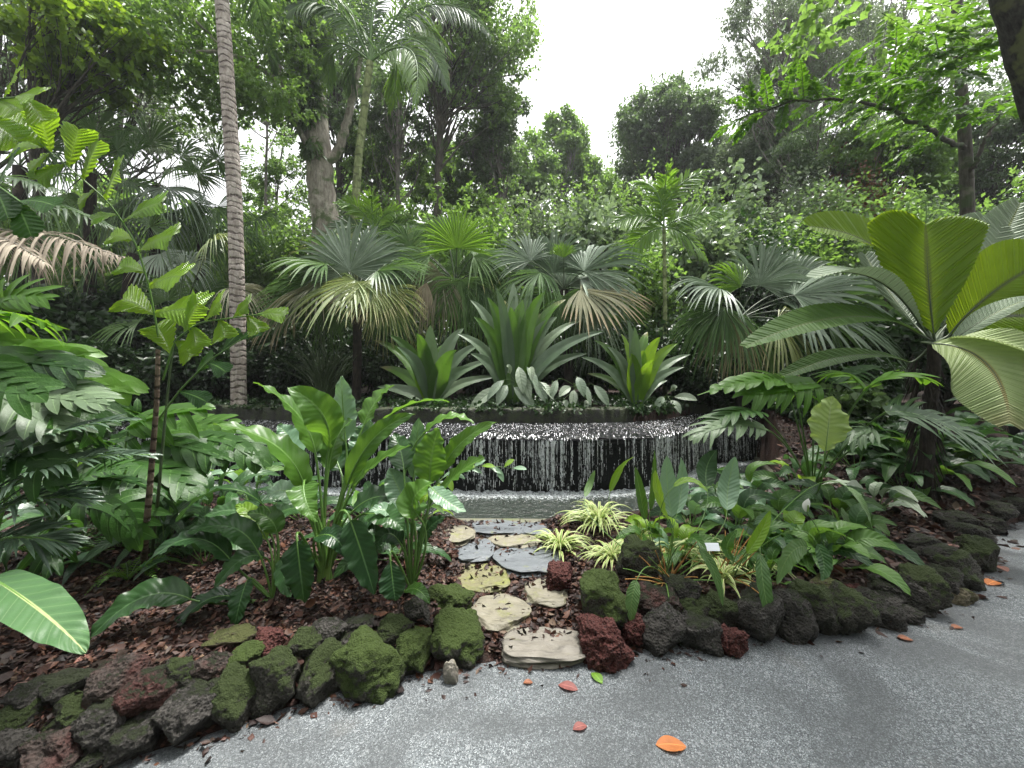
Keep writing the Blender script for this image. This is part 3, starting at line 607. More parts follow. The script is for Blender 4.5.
# ------------------------------------------------------------------ foliage materials
LM = {
 'paddle': leafmat('paddle_leaf_green', (.030, .085, .014), (.085, .19, .025), trans=(.22, .42, .03), tf=.4, rough=.36, spec=.4, rib=(.15, .27, .07), nlat=13, under=(.10, .20, .07), vb=.3, latcol=(.10, .2, .05)),
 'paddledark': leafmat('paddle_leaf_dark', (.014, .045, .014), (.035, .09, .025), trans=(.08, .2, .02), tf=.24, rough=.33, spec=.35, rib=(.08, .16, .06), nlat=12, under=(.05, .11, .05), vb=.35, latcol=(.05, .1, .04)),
 'paddlepale': leafmat('paddle_leaf_underside', (.10, .20, .11), (.19, .30, .19), trans=(.2, .38, .08), tf=.3, rough=.33, rib=(.22, .34, .16), nlat=13, vb=.35, latcol=(.08, .17, .07)),
 'cream': leafmat('broad_leaf_cream_rib', (.035, .095, .03), (.07, .15, .055), trans=(.2, .38, .06), tf=.22, rough=.45, spec=.35, rib=(.34, .40, .17), nlat=11, vb=.6, latcol=(.22, .32, .16)),
 'bright': leafmat('bright_young_leaf', (.12, .27, .012), (.26, .46, .03), trans=(.55, .85, .04), tf=.5, rough=.35, pl=16, sweepk=.8, vb=.9, rib=(.2, .35, .06)),
 'phil': leafmat('split_leaf_green', (.010, .036, .009), (.032, .09, .014), trans=(.12, .30, .02), tf=.32, rough=.42, spec=.28, rib=(.10, .2, .05), under=(.06, .14, .05), vb=.6),
 'philb': leafmat('split_leaf_bright', (.05, .13, .012), (.10, .22, .025), trans=(.3, .58, .03), tf=.45, rough=.42, spec=.3, rib=(.15, .28, .06), vb=.3),
 'phils': leafmat('split_leaf_silvery', (.05, .09, .045), (.13, .19, .10), trans=(.2, .34, .1), tf=.22, rough=.45, spec=.35, rib=(.2, .3, .14), vb=.3),
 'yellowg': leafmat('yellow_green_leaf', (.19, .29, .08), (.30, .40, .12), trans=(.45, .6, .1), tf=.4, rough=.4, rib=(.3, .38, .16), nlat=12, latcol=(.10, .18, .04)),
 'fan': leafmat('fan_leaf_green', (.045, .095, .03), (.14, .23, .085), trans=(.14, .28, .03), tf=.3, rough=.42, spec=.4, tip=(.30, .26, .11), tipat=.93, under=(.07, .11, .06)),
 'fanb': leafmat('fan_leaf_blue', (.13, .185, .12), (.33, .39, .31), trans=(.09, .17, .06), tf=.16, rough=.4, tip=(.26, .24, .13), tipat=.95, under=(.07, .10, .06)),  # blue green leaf tone, paled to stand in for skylight on upturned fans
 'fany': leafmat('fan_leaf_yellowing', (.14, .21, .07), (.32, .36, .16), trans=(.4, .45, .1), tf=.3, rough=.45, tip=(.45, .42, .24), tipat=.8),
 'fanbright': leafmat('fan_leaf_bright', (.07, .16, .02), (.15, .28, .035), trans=(.28, .5, .03), tf=.4, rough=.36),
 'fanbrown': leafmat('fan_leaf_browned', (.13, .14, .08), (.24, .24, .15), trans=(.3, .28, .12), tf=.25, rough=.55, tip=(.33, .27, .17), tipat=.72),
 'dead': leafmat('dead_frond', (.22, .18, .13), (.50, .43, .33), trans=(.4, .28, .18), tf=.2, rough=.7),
 'big': leafmat('pleated_palm_leaf', (.085, .17, .008), (.17, .28, .016), trans=(.5, .68, .02), tf=.5, rough=.42, spec=.3, rib=(.07, .08, .03), pl=60, sweepk=0., vb=.6, under=(.08, .15, .04)),
 'bigs': leafmat('pleated_palm_leaf_silver', (.17, .23, .15), (.30, .37, .26), trans=(.2, .3, .1), tf=.2, rough=.5, spec=.3, rib=(.2, .24, .1), pl=60, sweepk=0., vb=.6),
 'bigy': leafmat('pleated_palm_leaf_pale', (.24, .34, .12), (.38, .47, .21), trans=(.4, .52, .15), tf=.3, rough=.5, spec=.3, rib=(.26, .22, .08), pl=60, sweepk=0., vb=.6, tip=(.36, .36, .18), tipat=.9),
 'bigd': leafmat('pleated_palm_leaf_dark', (.035, .085, .014), (.075, .15, .02), trans=(.2, .38, .02), tf=.35, rough=.5, spec=.3, rib=(.1, .14, .04), pl=60, sweepk=0., vb=.6, under=(.17, .24, .13)),
 'sword': leafmat('sword_leaf', (.05, .12, .02), (.11, .22, .045), trans=(.22, .45, .03), tf=.32, rough=.33, under=(.12, .19, .12), tip=(.25, .25, .1), tipat=1.0),
 'swordg': leafmat('sword_leaf_grey', (.08, .13, .07), (.19, .26, .16), trans=(.18, .32, .09), tf=.2, rough=.36),
 'swordb': leafmat('sword_leaf_bright', (.09, .20, .012), (.22, .38, .04), trans=(.42, .66, .03), tf=.42, rough=.33),
 'silver': leafmat('silvery_leaf', (.17, .23, .16), (.30, .36, .26), trans=(.2, .3, .1), tf=.15, rough=.4, rib=(.10, .16, .08), nlat=8),
 'spider': leafmat('variegated_leaf', (.10, .22, .03), (.17, .32, .05), trans=(.4, .55, .15), tf=.3, rough=.4, stripe=(.62, .62, .30)),
 'anth': leafmat('bed_leaf', (.03, .085, .016), (.08, .17, .03), trans=(.22, .42, .03), tf=.38, rough=.42, spec=.32, rib=(.14, .25, .07), nlat=11, under=(.08, .16, .06), latcol=(.11, .2, .06)),
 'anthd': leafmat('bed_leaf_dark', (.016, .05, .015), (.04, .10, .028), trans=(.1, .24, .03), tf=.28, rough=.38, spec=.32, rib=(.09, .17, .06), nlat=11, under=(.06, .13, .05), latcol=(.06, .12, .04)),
 'anthb': leafmat('bed_leaf_lime', (.10, .22, .015), (.20, .34, .03), trans=(.4, .6, .03), tf=.45, rough=.32, rib=(.22, .34, .08), nlat=11),
 'spot': leafmat('spotted_leaf', (.06, .13, .035), (.12, .21, .07), trans=(.2, .38, .06), tf=.3, rough=.35, rib=(.16, .25, .09), nlat=13, latcol=(.03, .08, .02), patch=((.02, .06, .015), 42)),
 'grassy': leafmat('narrow_grey_leaf', (.04, .075, .045), (.10, .155, .10), trans=(.1, .2, .06), tf=.2, rough=.3),
}
def tleaf(name, a, b, tr, tf=.35, rough=.38, under=None): return leafmat(name, a, b, trans=tr, tf=tf, rough=rough, nsc=.55, vb=.1, under=under)
TM = {  # in most crowns, glossy highlights are painted as random paler leaves
 'spray': tleaf('leaf_spray_green', (.025, .08, .008), (.085, .19, .018), (.20, .42, .02), .42),
 'dark': tleaf('crown_dark', (.018, .042, .016), (.11, .18, .07), (.22, .36, .09), .42),
 'mid': tleaf('crown_mid', (.025, .07, .014), (.15, .26, .06), (.32, .54, .08), .48),
 'light': tleaf('crown_light', (.04, .10, .016), (.18, .30, .07), (.32, .54, .07), .45),
 'yellow': tleaf('crown_yellow_green', (.09, .18, .012), (.20, .32, .03), (.42, .62, .03), .5),
 'grey': tleaf('crown_grey_green', (.05, .08, .045), (.19, .25, .15), (.26, .36, .14), .42),
 'glossy': tleaf('crown_glossy', (.04, .08, .035), (.36, .45, .30), (.3, .46, .1), .25, .3),
 'red': tleaf('crown_reddish', (.08, .035, .015), (.17, .08, .03), (.3, .12, .04), .3),
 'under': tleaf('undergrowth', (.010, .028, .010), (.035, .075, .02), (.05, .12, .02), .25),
}
STEM = leafmat('green_stem', (.10, .20, .04), (.20, .32, .08), tf=.12, rough=.35)
STEMD = leafmat('dark_stem', (.05, .08, .03), (.10, .13, .05), tf=.05, rough=.45)
BARK = {
 'pale': barkmat('pale_bark', (.17, .15, .12), (.36, .33, .28), moss=(.10, .13, .06)),
 'ring': barkmat('ringed_palm_bark', (.26, .22, .19), (.46, .41, .37), ring=9.5, ringcol=(.07, .05, .045)),
 'dark': barkmat('dark_bark', (.035, .03, .025), (.10, .09, .075), moss=(.05, .07, .03)),
 'grey': barkmat('grey_bark', (.10, .09, .08), (.24, .22, .20), moss=(.09, .11, .07)),
 'green': barkmat('green_palm_bark', (.16, .20, .08), (.30, .34, .16), ring=4, ringcol=(.12, .14, .07)),
 'fibre': barkmat('fibrous_trunk', (.012, .010, .009), (.045, .035, .028), sc=20),
 'brownstem': barkmat('brown_stem', (.09, .06, .045), (.20, .15, .11), ring=14),
}
EXT = np.random.default_rng(99)

# ------------------------------------------------------------------ plant builders
def petiole(path, r0, r1, parent, mat=None, name='petiole'):
    g = G(); tube(g, path, np.linspace(r0, r1, len(path)), 7); return g.build(name, mat or STEM, parent)
def leaf_obj(parent, base, root, mid, tip, hw, mat, prof='paddle', n=26, m=5, seed=0, pr=.008, pmat=None, ctr=None, name='leaf', **kw):
    """a leaf with its petiole: plant base -> blade root -> through mid -> tip"""
    g = G(); path = through(root, mid, tip, n); kw.setdefault('ruf', .06); kw.setdefault('fold', .22)
    blade(g, path, hw, prof, m, rnd=EXT.uniform(), seed=seed, **kw)
    lf = g.build(name, LM[mat] if isinstance(mat, str) else mat, parent)
    if base is not None:
        root = np.asarray(root); base = np.asarray(base); d0 = nz(path[1] - path[0]); L = np.linalg.norm(root - base)
        pp = bez(base, root - d0 * L * .35 + [0, 0, 0.03 * L], root, 10)
        mr = path[:int(n * .8)] - frames(path, kw.get('N0', (0, -.6, 1)))[2][:int(n * .8)] * .003
        g = G(); tube(g, np.concatenate([pp[:-1], mr]), np.concatenate([np.linspace(pr, pr * .7, 9), np.linspace(pr * .7, pr * .2, len(mr))]), 6)
        g.build('petiole', pmat or STEM, lf)
    return lf

def lobed(parent, base, root, mid, tip, hw, mat, nl=7, core=.2, seed=0, roll=0., N0=(0, -.5, 1), droop=.25, ang=1.0, pr=.009, lw=1., prof=None, pmat=None):
    """deeply cut leaf: a midrib web and pairs of rounded lobes"""
    r = RNG(seed); n = 30; path = through(root, mid, tip, n); T, S, N = frames(path, N0, roll); L = np.linalg.norm(np.diff(path, axis=0), axis=1).sum()
    pf = prof or (lambda t: np.clip((.75 + t * 1.4) * (1 - t ** 2.2), .12, 1.05))
    g = G(); rn = r.uniform(); tt = np.linspace(0, 1, n)
    blade(g, path, hw * core, lambda t: np.clip(pf(t), .1, 1) * (1 - t * .3), 3, N0, roll, fold=.2, rnd=rn)
    for s in (-1, 1):
        for k in range(nl):
            t = .03 + .93 * (k + .25 + r.uniform(-.1, .1)) / nl; i = t * (n - 1); i0 = int(i); p = path[i0]; 
            a = ang * (1.25 - .85 * t) + r.normal(0, .12)
            d = S[i0] * s * math.sin(a) + T[i0] * math.cos(a); w = hw * 1.12 * pf(t) * r.uniform(.72, 1.12); wl = L / nl * .34 * lw * r.uniform(.7, 1.1)
            sp = nz(np.cross(N[i0], d)) * s; 
            B = p; pts = bez(B, B + d * w * .55 + N[i0] * w * .10, B + d * w + T[i0] * w * .18 - N[i0] * w * droop * r.uniform(.5, 1.3) - [0, 0, w * droop * .4], 10)
            blade(g, pts, wl, lambda t: np.minimum(1, .8 + t) * (1 - t ** 3.5) ** .8, 2, N[i0], 0, fold=.12, rnd=rn)
    lf = g.build('leaf', LM[mat], parent)
    if base is not None:
        base = np.asarray(base, float); d0 = nz(path[1] - path[0]); LL = np.linalg.norm(np.asarray(root) - base)
        pp = bez(base, .5 * (base + np.asarray(root)) + [0, 0, .12 * LL], root, 10)
        mr = path[:24] - N[:24] * .004
        g = G(); tube(g, np.concatenate([pp[:-1], mr]), np.concatenate([np.linspace(pr, pr * .75, 9), np.linspace(pr * .75, pr * .25, 24)]), 6); g.build('petiole', pmat or STEM, lf)
    return lf

def fan(parent, hub, fwd, nrm, Rr, span=200, nseg=38, fuse=.58, droop=.25, mat='fan', seed=0, base=None, cup=.0, pr=.010, tipdroop=.5, name='frond', wave=.06, taper=.35, pmat=None):
    r = RNG(seed); fwd = nz(fwd); nrm = nz(nrm); sd_ = nz(np.cross(fwd, nrm)); nrm = np.cross(sd_, fwd)
    a = np.radians(np.linspace(-span / 2, span / 2, nseg)); da = a[1] - a[0]
    D = fwd[None] * np.cos(a)[:, None] + sd_[None] * np.sin(a)[:, None] + nrm[None] * (cup + wave * np.sin(a * 3 + r.uniform(0, 6)) + r.normal(0, .05, nseg))[:, None]
    D = nz(D); S = nz(np.cross(D, nrm)); L = Rr * (1 - taper * (np.abs(a) / np.radians(span / 2)) ** 2.2 * .8) * np.where(r.uniform(size=nseg) < .05, .6, 1) * r.uniform(.88, 1.05, nseg)
    ns = 12; t = np.linspace(0, 1, ns); f = fuse
    pr_ = np.where(t < f, t / f, np.clip((1 - t) / (1 - f), 0, 1) ** .75)
    Wd = f * L * np.tan(da / 2) * 1.04
    g = G(); C = hub
    # bend: fused part follows a gentle droop, free tips hang
    tt = t
    K_ = nseg; pos = C + D[:, None] * (L[:, None] * tt[None])[..., None]
    pos[..., 2] -= (droop * L[:, None] * tt[None] ** 2 * .5) + tipdroop * L[:, None] * np.clip(tt - f * .9, 0, 1)[None] ** 2 * r.uniform(.6, 1.5, (nseg, 1)) * 1.6
    lat = r.normal(0, .03, (nseg, 1)) * L[:, None] * np.clip(tt - f, 0, 1)[None]
    pos = pos + S[:, None] * lat[..., None]
    w = np.maximum(pr_[None] * Wd[:, None], 4e-4); z = w * .55
    V = np.stack([pos - S[:, None] * w[..., None] + nrm * z[..., None] * 1.0, pos - nrm * z[..., None] * .6, pos + S[:, None] * w[..., None] + nrm * z[..., None] * 1.0], 2)
    A = np.zeros((K_, ns, 3, 3)); A[..., 0] = t[None, :, None]; A[..., 1] = np.array([-1, 0, 1.])[None, None]; A[..., 2] = r.uniform() * .7 + .3 * r.uniform(size=K_)[:, None, None]
    q = gridq(ns, 3); g.add(V, q[None] + (np.arange(K_) * ns * 3)[:, None, None], A)
    lf = g.build(name, LM[mat], parent, smooth=False)
    if base is not None:
        base = np.asarray(base, float); L = np.linalg.norm(hub - base)
        gg = G(); tube(gg, bez(base, .5 * (base + hub) + [0, 0, .15 * L], hub, 10), np.linspace(pr * 1.5, pr * .7, 10), 6); gg.build('petiole', pmat or STEMD, lf)
    return lf

def pinnate(parent, path, L, Wd, mat, n=30, ang=.9, droop=.5, seed=0, vee=.2, r0=.012, t0=.12, name='frond', ends=.35, stemmat=None, ns=6, N0=(0, -.3, 1), prof=None, rsub=True, jag=.1, curlside=0.):
    r = RNG(seed); path = np.asarray(path); T, S, N = frames(path, N0); g = G(); m = len(path)
    ks = np.linspace(t0, 1, n); idx = np.clip((ks * (m - 1)).astype(int), 0, m - 1); fr = (ks * (m - 1) - idx)
    p = path[idx] + (path[np.minimum(idx + 1, m - 1)] - path[idx]) * fr[:, None]
    ll = L * np.clip(np.sin(np.pi * np.clip(ks * (1 - ends * .3) + ends * .22, 0, 1)), .2, 1)
    for s in (-1, 1):
        a = ang * (1.15 - .65 * ks) + r.normal(0, jag * .6, n)
        D = S[idx] * s * np.sin(a)[:, None] + T[idx] * np.cos(a)[:, None] + N[idx] * (vee + r.normal(0, jag, n))[:, None]
        strips(g, p, D, T[idx], ll * r.uniform(.9, 1.05, n), Wd * r.uniform(.85, 1.1, n), ns, droop=droop * r.uniform(.7, 1.3, n), fold=.6, rnd=r.uniform(.1, .9) * .6 + r.uniform(size=n) * .4, prof=prof)
    f = g.build(name, LM[mat] if isinstance(mat, str) else mat, parent)
    gg = G(); tube(gg, path, np.linspace(r0, r0 * .25, m), 6); gg.build('rachis', stemmat or STEM, f if rsub else parent)
    return f

def rosette(parent, base, n, L, hw, el=(15, 85), mat='sword', seed=0, prof='sword', bend=.35, az=None, fold=.25, nn=14, mats=None, ruf=0., m=2, pleat=0., name='leaf', wv=.1):
    r = RNG(seed)
    for i in range(n):
        f = (i + .5) / n; a = i * 2.39996 + r.normal(0, .2)
        if az: a = r.uniform(*az)
        e = math.radians(el[1] + (el[0] - el[1]) * f ** .8 + r.normal(0, 4)); l = L * r.uniform(.8, 1.1) * (1 - .25 * abs(f - .45))
        d = np.array([math.cos(a) * math.cos(e), math.sin(a) * math.cos(e), math.sin(e)]); hz = nz(np.array([d[0], d[1], 0.001]))
        p0 = base + hz * .04; p1 = p0 + d * l * .6; p2 = p0 + d * l + hz * l * bend * .25 - UP * l * bend * .35
        g = G(); blade(g, bez(p0, p1, p2, nn), hw * r.uniform(.85, 1.1), prof, m, N0=nz(UP * .5 - hz * (1 if e > .9 else -.1) + r.normal(0, .05, 3)), fold=fold, ruf=ruf, rnd=r.uniform(), seed=seed + i, pleat=pleat)
        g.build(name, LM[mats[int(r.integers(len(mats)))] if mats else mat], parent)

# ------------------------------------------------------------------ trees
def leafcloud(g, ctr, rad, n, size, seed, droop=.5, asp=.38, ns=3, up=.3, shell=.45, group=0):
    """n leaves in a lumpy ball, most of them near its skin"""
    r = RNG(seed); d = nz(r.normal(size=(n, 3))); rr_ = (shell + (1 - shell) * r.uniform(size=n) ** .5) * np.clip(r.normal(1, .13, n), .5, 1.4)
    if group:      # leaves gathered along twigs
        k = max(1, n // group); dd = nz(r.normal(size=(k, 3))); r2 = (shell + (1 - shell) * r.uniform(size=k) ** .5)
        ii = r.integers(0, k, n); tw = nz(dd + r.normal(0, .5, (k, 3)) + [0, 0, .2])
        s_ = r.uniform(-.5, .5, n)
        pos = ctr + dd[ii] * rad * r2[ii][:, None] + tw[ii] * (s_ * size * group * .35)[:, None] + r.normal(0, size * .15, (n, 3)); 
        dr = nz(tw[ii] * .5 + r.normal(0, .7, (n, 3)) - [0, 0, droop]); c = r.uniform(size=k)[ii]
    else:
        pos = ctr + d * rad * rr_[:, None]; dr = nz(d * .6 + r.normal(0, .6, (n, 3)) - [0, 0, droop]); c = r.uniform(size=n)
    sd2 = nz(np.cross(dr, r.normal(size=(n, 3)) + [0, 0, up * 3]))
    L = size * r.uniform(.6, 1.25, n)
    rnd = np.clip(.45 * c + .2 * r.uniform(size=n) + .35 * r.uniform(), 0, 1)
    strips(g, pos, dr, sd2, L, L * asp, ns, fold=.5, rnd=rnd, prof=(lambda t: np.array([.15, 1, .05]) if ns == 3 else np.sin(np.pi * t ** .8)), droop=.2)

def tree(name, label, cat, base, h, crown, leafm, bark, seed, r0=.15, nleaf=20000, lsize=.12, clumps=26, csize=.3, lean=(0, 0), droop=.5, asp=.38, group=0, grp=None, first=.35, flat=1., shell=.35, limbs=True, ns=3, curve=.3):
    """trunk + limbs reaching clumps of leaves. crown = (cx, cy, cz, rx, ry, rz) relative to base"""
    clumps = int(clumps * 1.9); csize *= .74; nleaf *= 1.4; lsize *= .86
    r = RNG(seed); base = np.asarray(base, float); t = thing(name, label, cat, base, grp)
    top = base + np.array([lean[0], lean[1], h]); 
    mid = .5 * (base + top) + r.normal(0, curve, 3) * [1, 1, 0]; tp = through(base - [0, 0, .2], mid, top, 24)
    g = G(); wob = np.cumsum(r.normal(0, .02, tp.shape), 0) * [1, 1, 0]; tp = tp + wob - wob * np.linspace(1, 0, 24)[:, None] * 0
    tube(g, tp, r0 * np.linspace(1, .3, 24) ** .8 * (1 + .3 * np.exp(-np.linspace(0, 12, 24))), 12)
    cc = base + np.array(crown[:3]); cr = np.array(crown[3:]); C = []
    for i in range(clumps):
        d = nz(r.normal(size=3) + [0, 0, .1]); q = cc + d * cr * r.uniform(.15, 1.15) ** .6 * (1 + .25 * mnoise.noise(Vector(d * 1.7 + seed))); C.append(q)
    if limbs:
        for q in C:
            f = np.clip(first + (1 - first) * ((q[2] - base[2]) / max(h, .1) - .35) + r.normal(0, .06), first, .97)
            s = tp[int(f * 23)]; m_ = .5 * (s + q) + r.normal(0, .12, 3) * np.linalg.norm(q - s) * .5 + [0, 0, -.06 * np.linalg.norm(q - s)]
            pth = through(s, m_, q, 12); rad = r0 * .34 * r.uniform(.5, 1); tube(g, pth, np.linspace(rad, rad * .15, 12), 6)
            for _ in range(3):
                j = r.integers(5, 11); e2 = q + r.normal(0, 1, 3) * cr * csize * .8; tube(g, through(pth[j], .5 * (pth[j] + e2) + r.normal(0, .1, 3), e2, 7), np.linspace(rad * .3, rad * .06, 7), 5)
    g.build('trunk', BARK[bark], t)
    g = G(); 
    for i, q in enumerate(C):
        k = r.uniform(.55, 1.35); leafcloud(g, q, cr * csize * k * np.array([1, 1, .75 * flat]), int(nleaf / clumps * k ** 2), lsize, seed * 97 + i, droop, asp, ns, group=group, shell=shell)
    leafcloud(g, cc, cr * 1.12, int(nleaf * .16), lsize, seed * 97 + 999, droop, asp, ns, group=max(group, 6), shell=.3)
    g.build('crown', TM[leafm], t)
    return t

def shrub(name, label, base, rad, leafm, seed, n=6000, lsize=.12, clumps=12, droop=.4, asp=.4, grp=None, group=0, ns=3, cat='shrub'):
    r = RNG(seed); base = np.asarray(base, float); t = thing(name, label, cat, base, grp); rad = np.array(rad, float)
    g = G(); g2 = G()
    for i in range(clumps):
        d = nz(r.normal(size=3) + [0, -.2, .3]); d[2] = abs(d[2]) if r.uniform() < .75 else d[2] * .5
        q = base + [0, 0, rad[2] * .9] + d * rad * [1, 1, .95] * r.uniform(.45, .95); k = r.uniform(.3, .55)
        q[2] = max(q[2], base[2] + .1)
        leafcloud(g, q, rad * k, n // clumps, lsize, seed * 31 + i, droop, asp, ns, group=group, shell=.2)
        tube(g2, through(base + r.normal(0, .05, 3) * [1, 1, 0] - [0, 0, .1], .5 * (base + q) + r.normal(0, .08, 3), q, 8), np.linspace(.022, .006, 8) * (1 + rad[2] * .3), 5)
    g2.build('stem', BARK['dark'], t); g.build('foliage', TM[leafm], t)
    return t
# ------------------------------------------------------------------ hero plants, left bed
def z2(x, y, d): return P(200 + x / 2.994, 370 + y / 2.994, d)     # points read from an enlargement
def mk(parent, base, zf, rows, s0=0, **kw):
    for i, row in enumerate(rows):
        (d0, dm, d1), a, b, c, wpx, mat = row[:6]; ex = dict(kw); ex.update(row[6] if len(row) > 6 else {})
        hw = wpx * 1.22 / 2.994 * dm / F / 2
        ex.setdefault('ruf', .11); leaf_obj(parent, base, zf(*a, d0), zf(*b, dm), zf(*c, d1), hw, mat, seed=s0 + i, **ex)

b = hit(325, 580); b[2] -= .02
t = thing('paddle_plant', 'tallest clump of upright bright green paddle shaped leaves, left of the stepping stones', 'plant', b, 'paddle leaved plants')
mk(t, b, z2, [
 ((2.45, 2.35, 2.25), (312, 350), (225, 225), (40, 163), 92, 'paddle', dict(roll=-.35)),
 ((2.6, 2.6, 2.5), (345, 250), (290, 130), (160, 36), 74, 'paddle', dict(roll=-.5)),
 ((2.6, 2.55, 2.5), (385, 235), (365, 130), (262, 52), 96, 'paddle', dict(roll=.5)),
 ((2.8, 2.85, 2.85), (437, 215), (428, 110), (424, 18), 66, 'paddlepale', dict(N0=(.1, 1, .2))),
 ((2.8, 2.85, 2.85), (490, 165), (530, 90), (582, 46), 70, 'paddle', dict(roll=.2)),
 ((2.75, 2.7, 2.6), (540, 158), (640, 100), (748, 96), 46, 'paddle', dict(roll=.5)),
 ((2.5, 2.45, 2.45), (440, 345), (520, 205), (642, 132), 60, 'paddle', dict(roll=-.6)),
 ((2.45, 2.4, 2.35), (452, 370), (520, 285), (632, 226), 74, 'paddle', dict(roll=.2)),
 ((2.7, 2.75, 2.75), (385, 300), (412, 200), (458, 150), 66, 'paddle', {}),
 ((2.35, 2.25, 2.2), (310, 345), (318, 395), (350, 455), 84, 'paddle', dict(prof='heart')),
 ((2.5, 2.5, 2.5), (300, 400), (245, 360), (190, 392), 66, 'paddlepale', {}),
 ((2.8, 2.9, 2.9), (300, 260), (265, 200), (232, 165), 60, 'paddlepale', {}),
 ((2.8, 2.9, 2.9), (480, 260), (500, 200), (512, 150), 80, 'paddlepale', {}),
 ((2.8, 2.9, 2.9), (420, 300), (400, 240), (390, 190), 80, 'paddledark', {}),
 ((2.3, 2.25, 2.2), (450, 450), (485, 550), (522, 672), 84, 'paddledark', dict(N0=(0, -1, .2))),
 ((2.3, 2.25, 2.25), (290, 512), (300, 600), (312, 698), 84, 'paddledark', dict(N0=(0, -1, .2))),
 ((2.5, 2.4, 2.35), (500, 430), (560, 440), (610, 480), 70, 'paddledark', {}),
 ((2.6, 2.6, 2.6), (460, 420), (530, 380), (610, 390), 74, 'paddledark', {}),
 ((2.6, 2.7, 2.7), (330, 420), (255, 420), (190, 470), 70, 'paddledark', {}),
 ((2.4, 2.3, 2.3), (350, 500), (400, 500), (440, 560), 60, 'paddledark', {}),
], 10, pr=.011)
# a swollen pale sheath cluster at its foot
for k in range(5):
    g = G(); q = b + np.array([.03 * math.cos(k * 1.3), .03 * math.sin(k * 1.3), 0]); tube(g, bez(q, q + [.01 * (k - 2), 0, .2], q + [.05 * (k - 2), .02, .42], 10), np.linspace(.026, .008, 10), 8, rnd=.2 * k); g.build('sheath', STEM, t)

b = hit(411, 592)
t = thing('paddle_plant', 'smaller clump of paddle shaped leaves on pale upright stalks right beside the stepping stones', 'plant', b, 'paddle leaved plants')
mk(t, b, z2, [
 ((2.7, 2.75, 2.75), (640, 325), (648, 230), (655, 143), 58, 'paddlepale', dict(N0=(.2, 1, .2))),
 ((2.5, 2.5, 2.5), (688, 335), (695, 250), (716, 173), 92, 'paddle', {}),
 ((2.55, 2.5, 2.4), (725, 300), (785, 215), (888, 156), 54, 'paddle', dict(roll=-.4)),
 ((2.7, 2.7, 2.7), (670, 190), (745, 142), (820, 160), 52, 'paddle', dict(roll=.3)),
 ((2.5, 2.4, 2.35), (715, 365), (780, 305), (852, 262), 72, 'paddle', dict(roll=.1)),
 ((2.35, 2.3, 2.3), (655, 440), (640, 385), (700, 335), 86, 'paddle', dict(prof='ellip')),
 ((2.35, 2.25, 2.2), (690, 350), (738, 392), (797, 425), 52, 'paddlepale', {}),
 ((2.55, 2.6, 2.6), (622, 405), (592, 350), (568, 293), 74, 'paddlepale', {}),
 ((2.5, 2.45, 2.4), (610, 440), (560, 420), (505, 424), 50, 'paddlepale', {}),
 ((2.6, 2.7, 2.8), (610, 300), (600, 240), (580, 190), 66, 'paddledark', {}),
 ((2.25, 2.2, 2.18), (570, 570), (578, 640), (585, 692), 66, 'paddledark', dict(N0=(0, -1, .2), prof='ellip')),
 ((2.3, 2.2, 2.15), (615, 660), (652, 658), (688, 700), 36, 'paddle', {}),
 ((2.5, 2.5, 2.5), (600, 520), (560, 490), (520, 540), 60, 'paddledark', {}),
 ((2.6, 2.6, 2.6), (660, 520), (690, 470), (735, 440), 50, 'paddledark', {}),
], 50, pr=.009)

def z1(x, y, d): return P(x / 2.994, 400 + y / 2.994, d)
b = hit(272, 600)
t = thing('paddle_plant', 'low sprawling rosette of dark glossy paddle leaves in front of the tallest clump', 'plant', b, 'paddle leaved plants')
mk(t, b, z1, [
 ((2.3, 2.2, 2.1), (720, 596), (600, 610), (480, 762), 62, 'paddledark', dict(roll=-.3)),
 ((2.3, 2.2, 2.1), (690, 480), (575, 415), (425, 500), 66, 'paddledark', dict(roll=-.2)),
 ((2.2, 2.1, 1.95), (570, 596), (430, 590), (268, 716), 84, 'paddledark', dict(roll=.1)),
 ((2.4, 2.3, 2.3), (790, 315), (660, 268), (525, 368), 60, 'paddledark', dict(roll=-.5)),
 ((2.35, 2.3, 2.2), (770, 450), (690, 380), (560, 400), 70, 'paddledark', {}),
 ((2.4, 2.3, 2.2), (790, 470), (720, 480), (640, 570), 60, 'paddledark', {}),
 ((2.3, 2.2, 2.15), (740, 540), (720, 600), (700, 690), 56, 'paddledark', dict(N0=(0, -1, .3))),
 ((2.4, 2.4, 2.4), (830, 400), (800, 350), (740, 340), 60, 'paddle', {}),
 ((2.4, 2.5, 2.5), (800, 420), (740, 330), (700, 335), 40, 'anthb', {}),
 ((2.4, 2.3, 2.2), (850, 470), (850, 530), (870, 590), 46, 'paddledark', dict(N0=(0, -1, .3))),
 ((2.5, 2.5, 2.5), (780, 360), (700, 330), (610, 350), 60, 'paddledark', {}),
], 80, pr=.008)

# big cream-ribbed leaf entering at the left edge
b = hit(-40, 640)
t = thing('arum_plant', 'large pale green leaf with a cream midrib reaching in at the lower left edge', 'plant', b)
leaf_obj(t, b, P(-8, 578, 1.55), P(42, 612, 1.42), P(86, 653, 1.33), .082, 'cream', prof=lambda t: np.clip(np.sin(np.pi * np.clip(t * .9 + .1, 0, 1)) ** .6, 0, 1) * (1.12 - .35 * t), N0=(.15, -.45, 1), roll=.1, fold=.12, seed=3, pr=.008, n=60, m=6, ruf=.07, rf=7)
leaf_obj(t, b, P(-50, 600, 1.6), P(-30, 640, 1.5), P(-60, 690, 1.4), .08, 'cream', prof='paddle', seed=4)

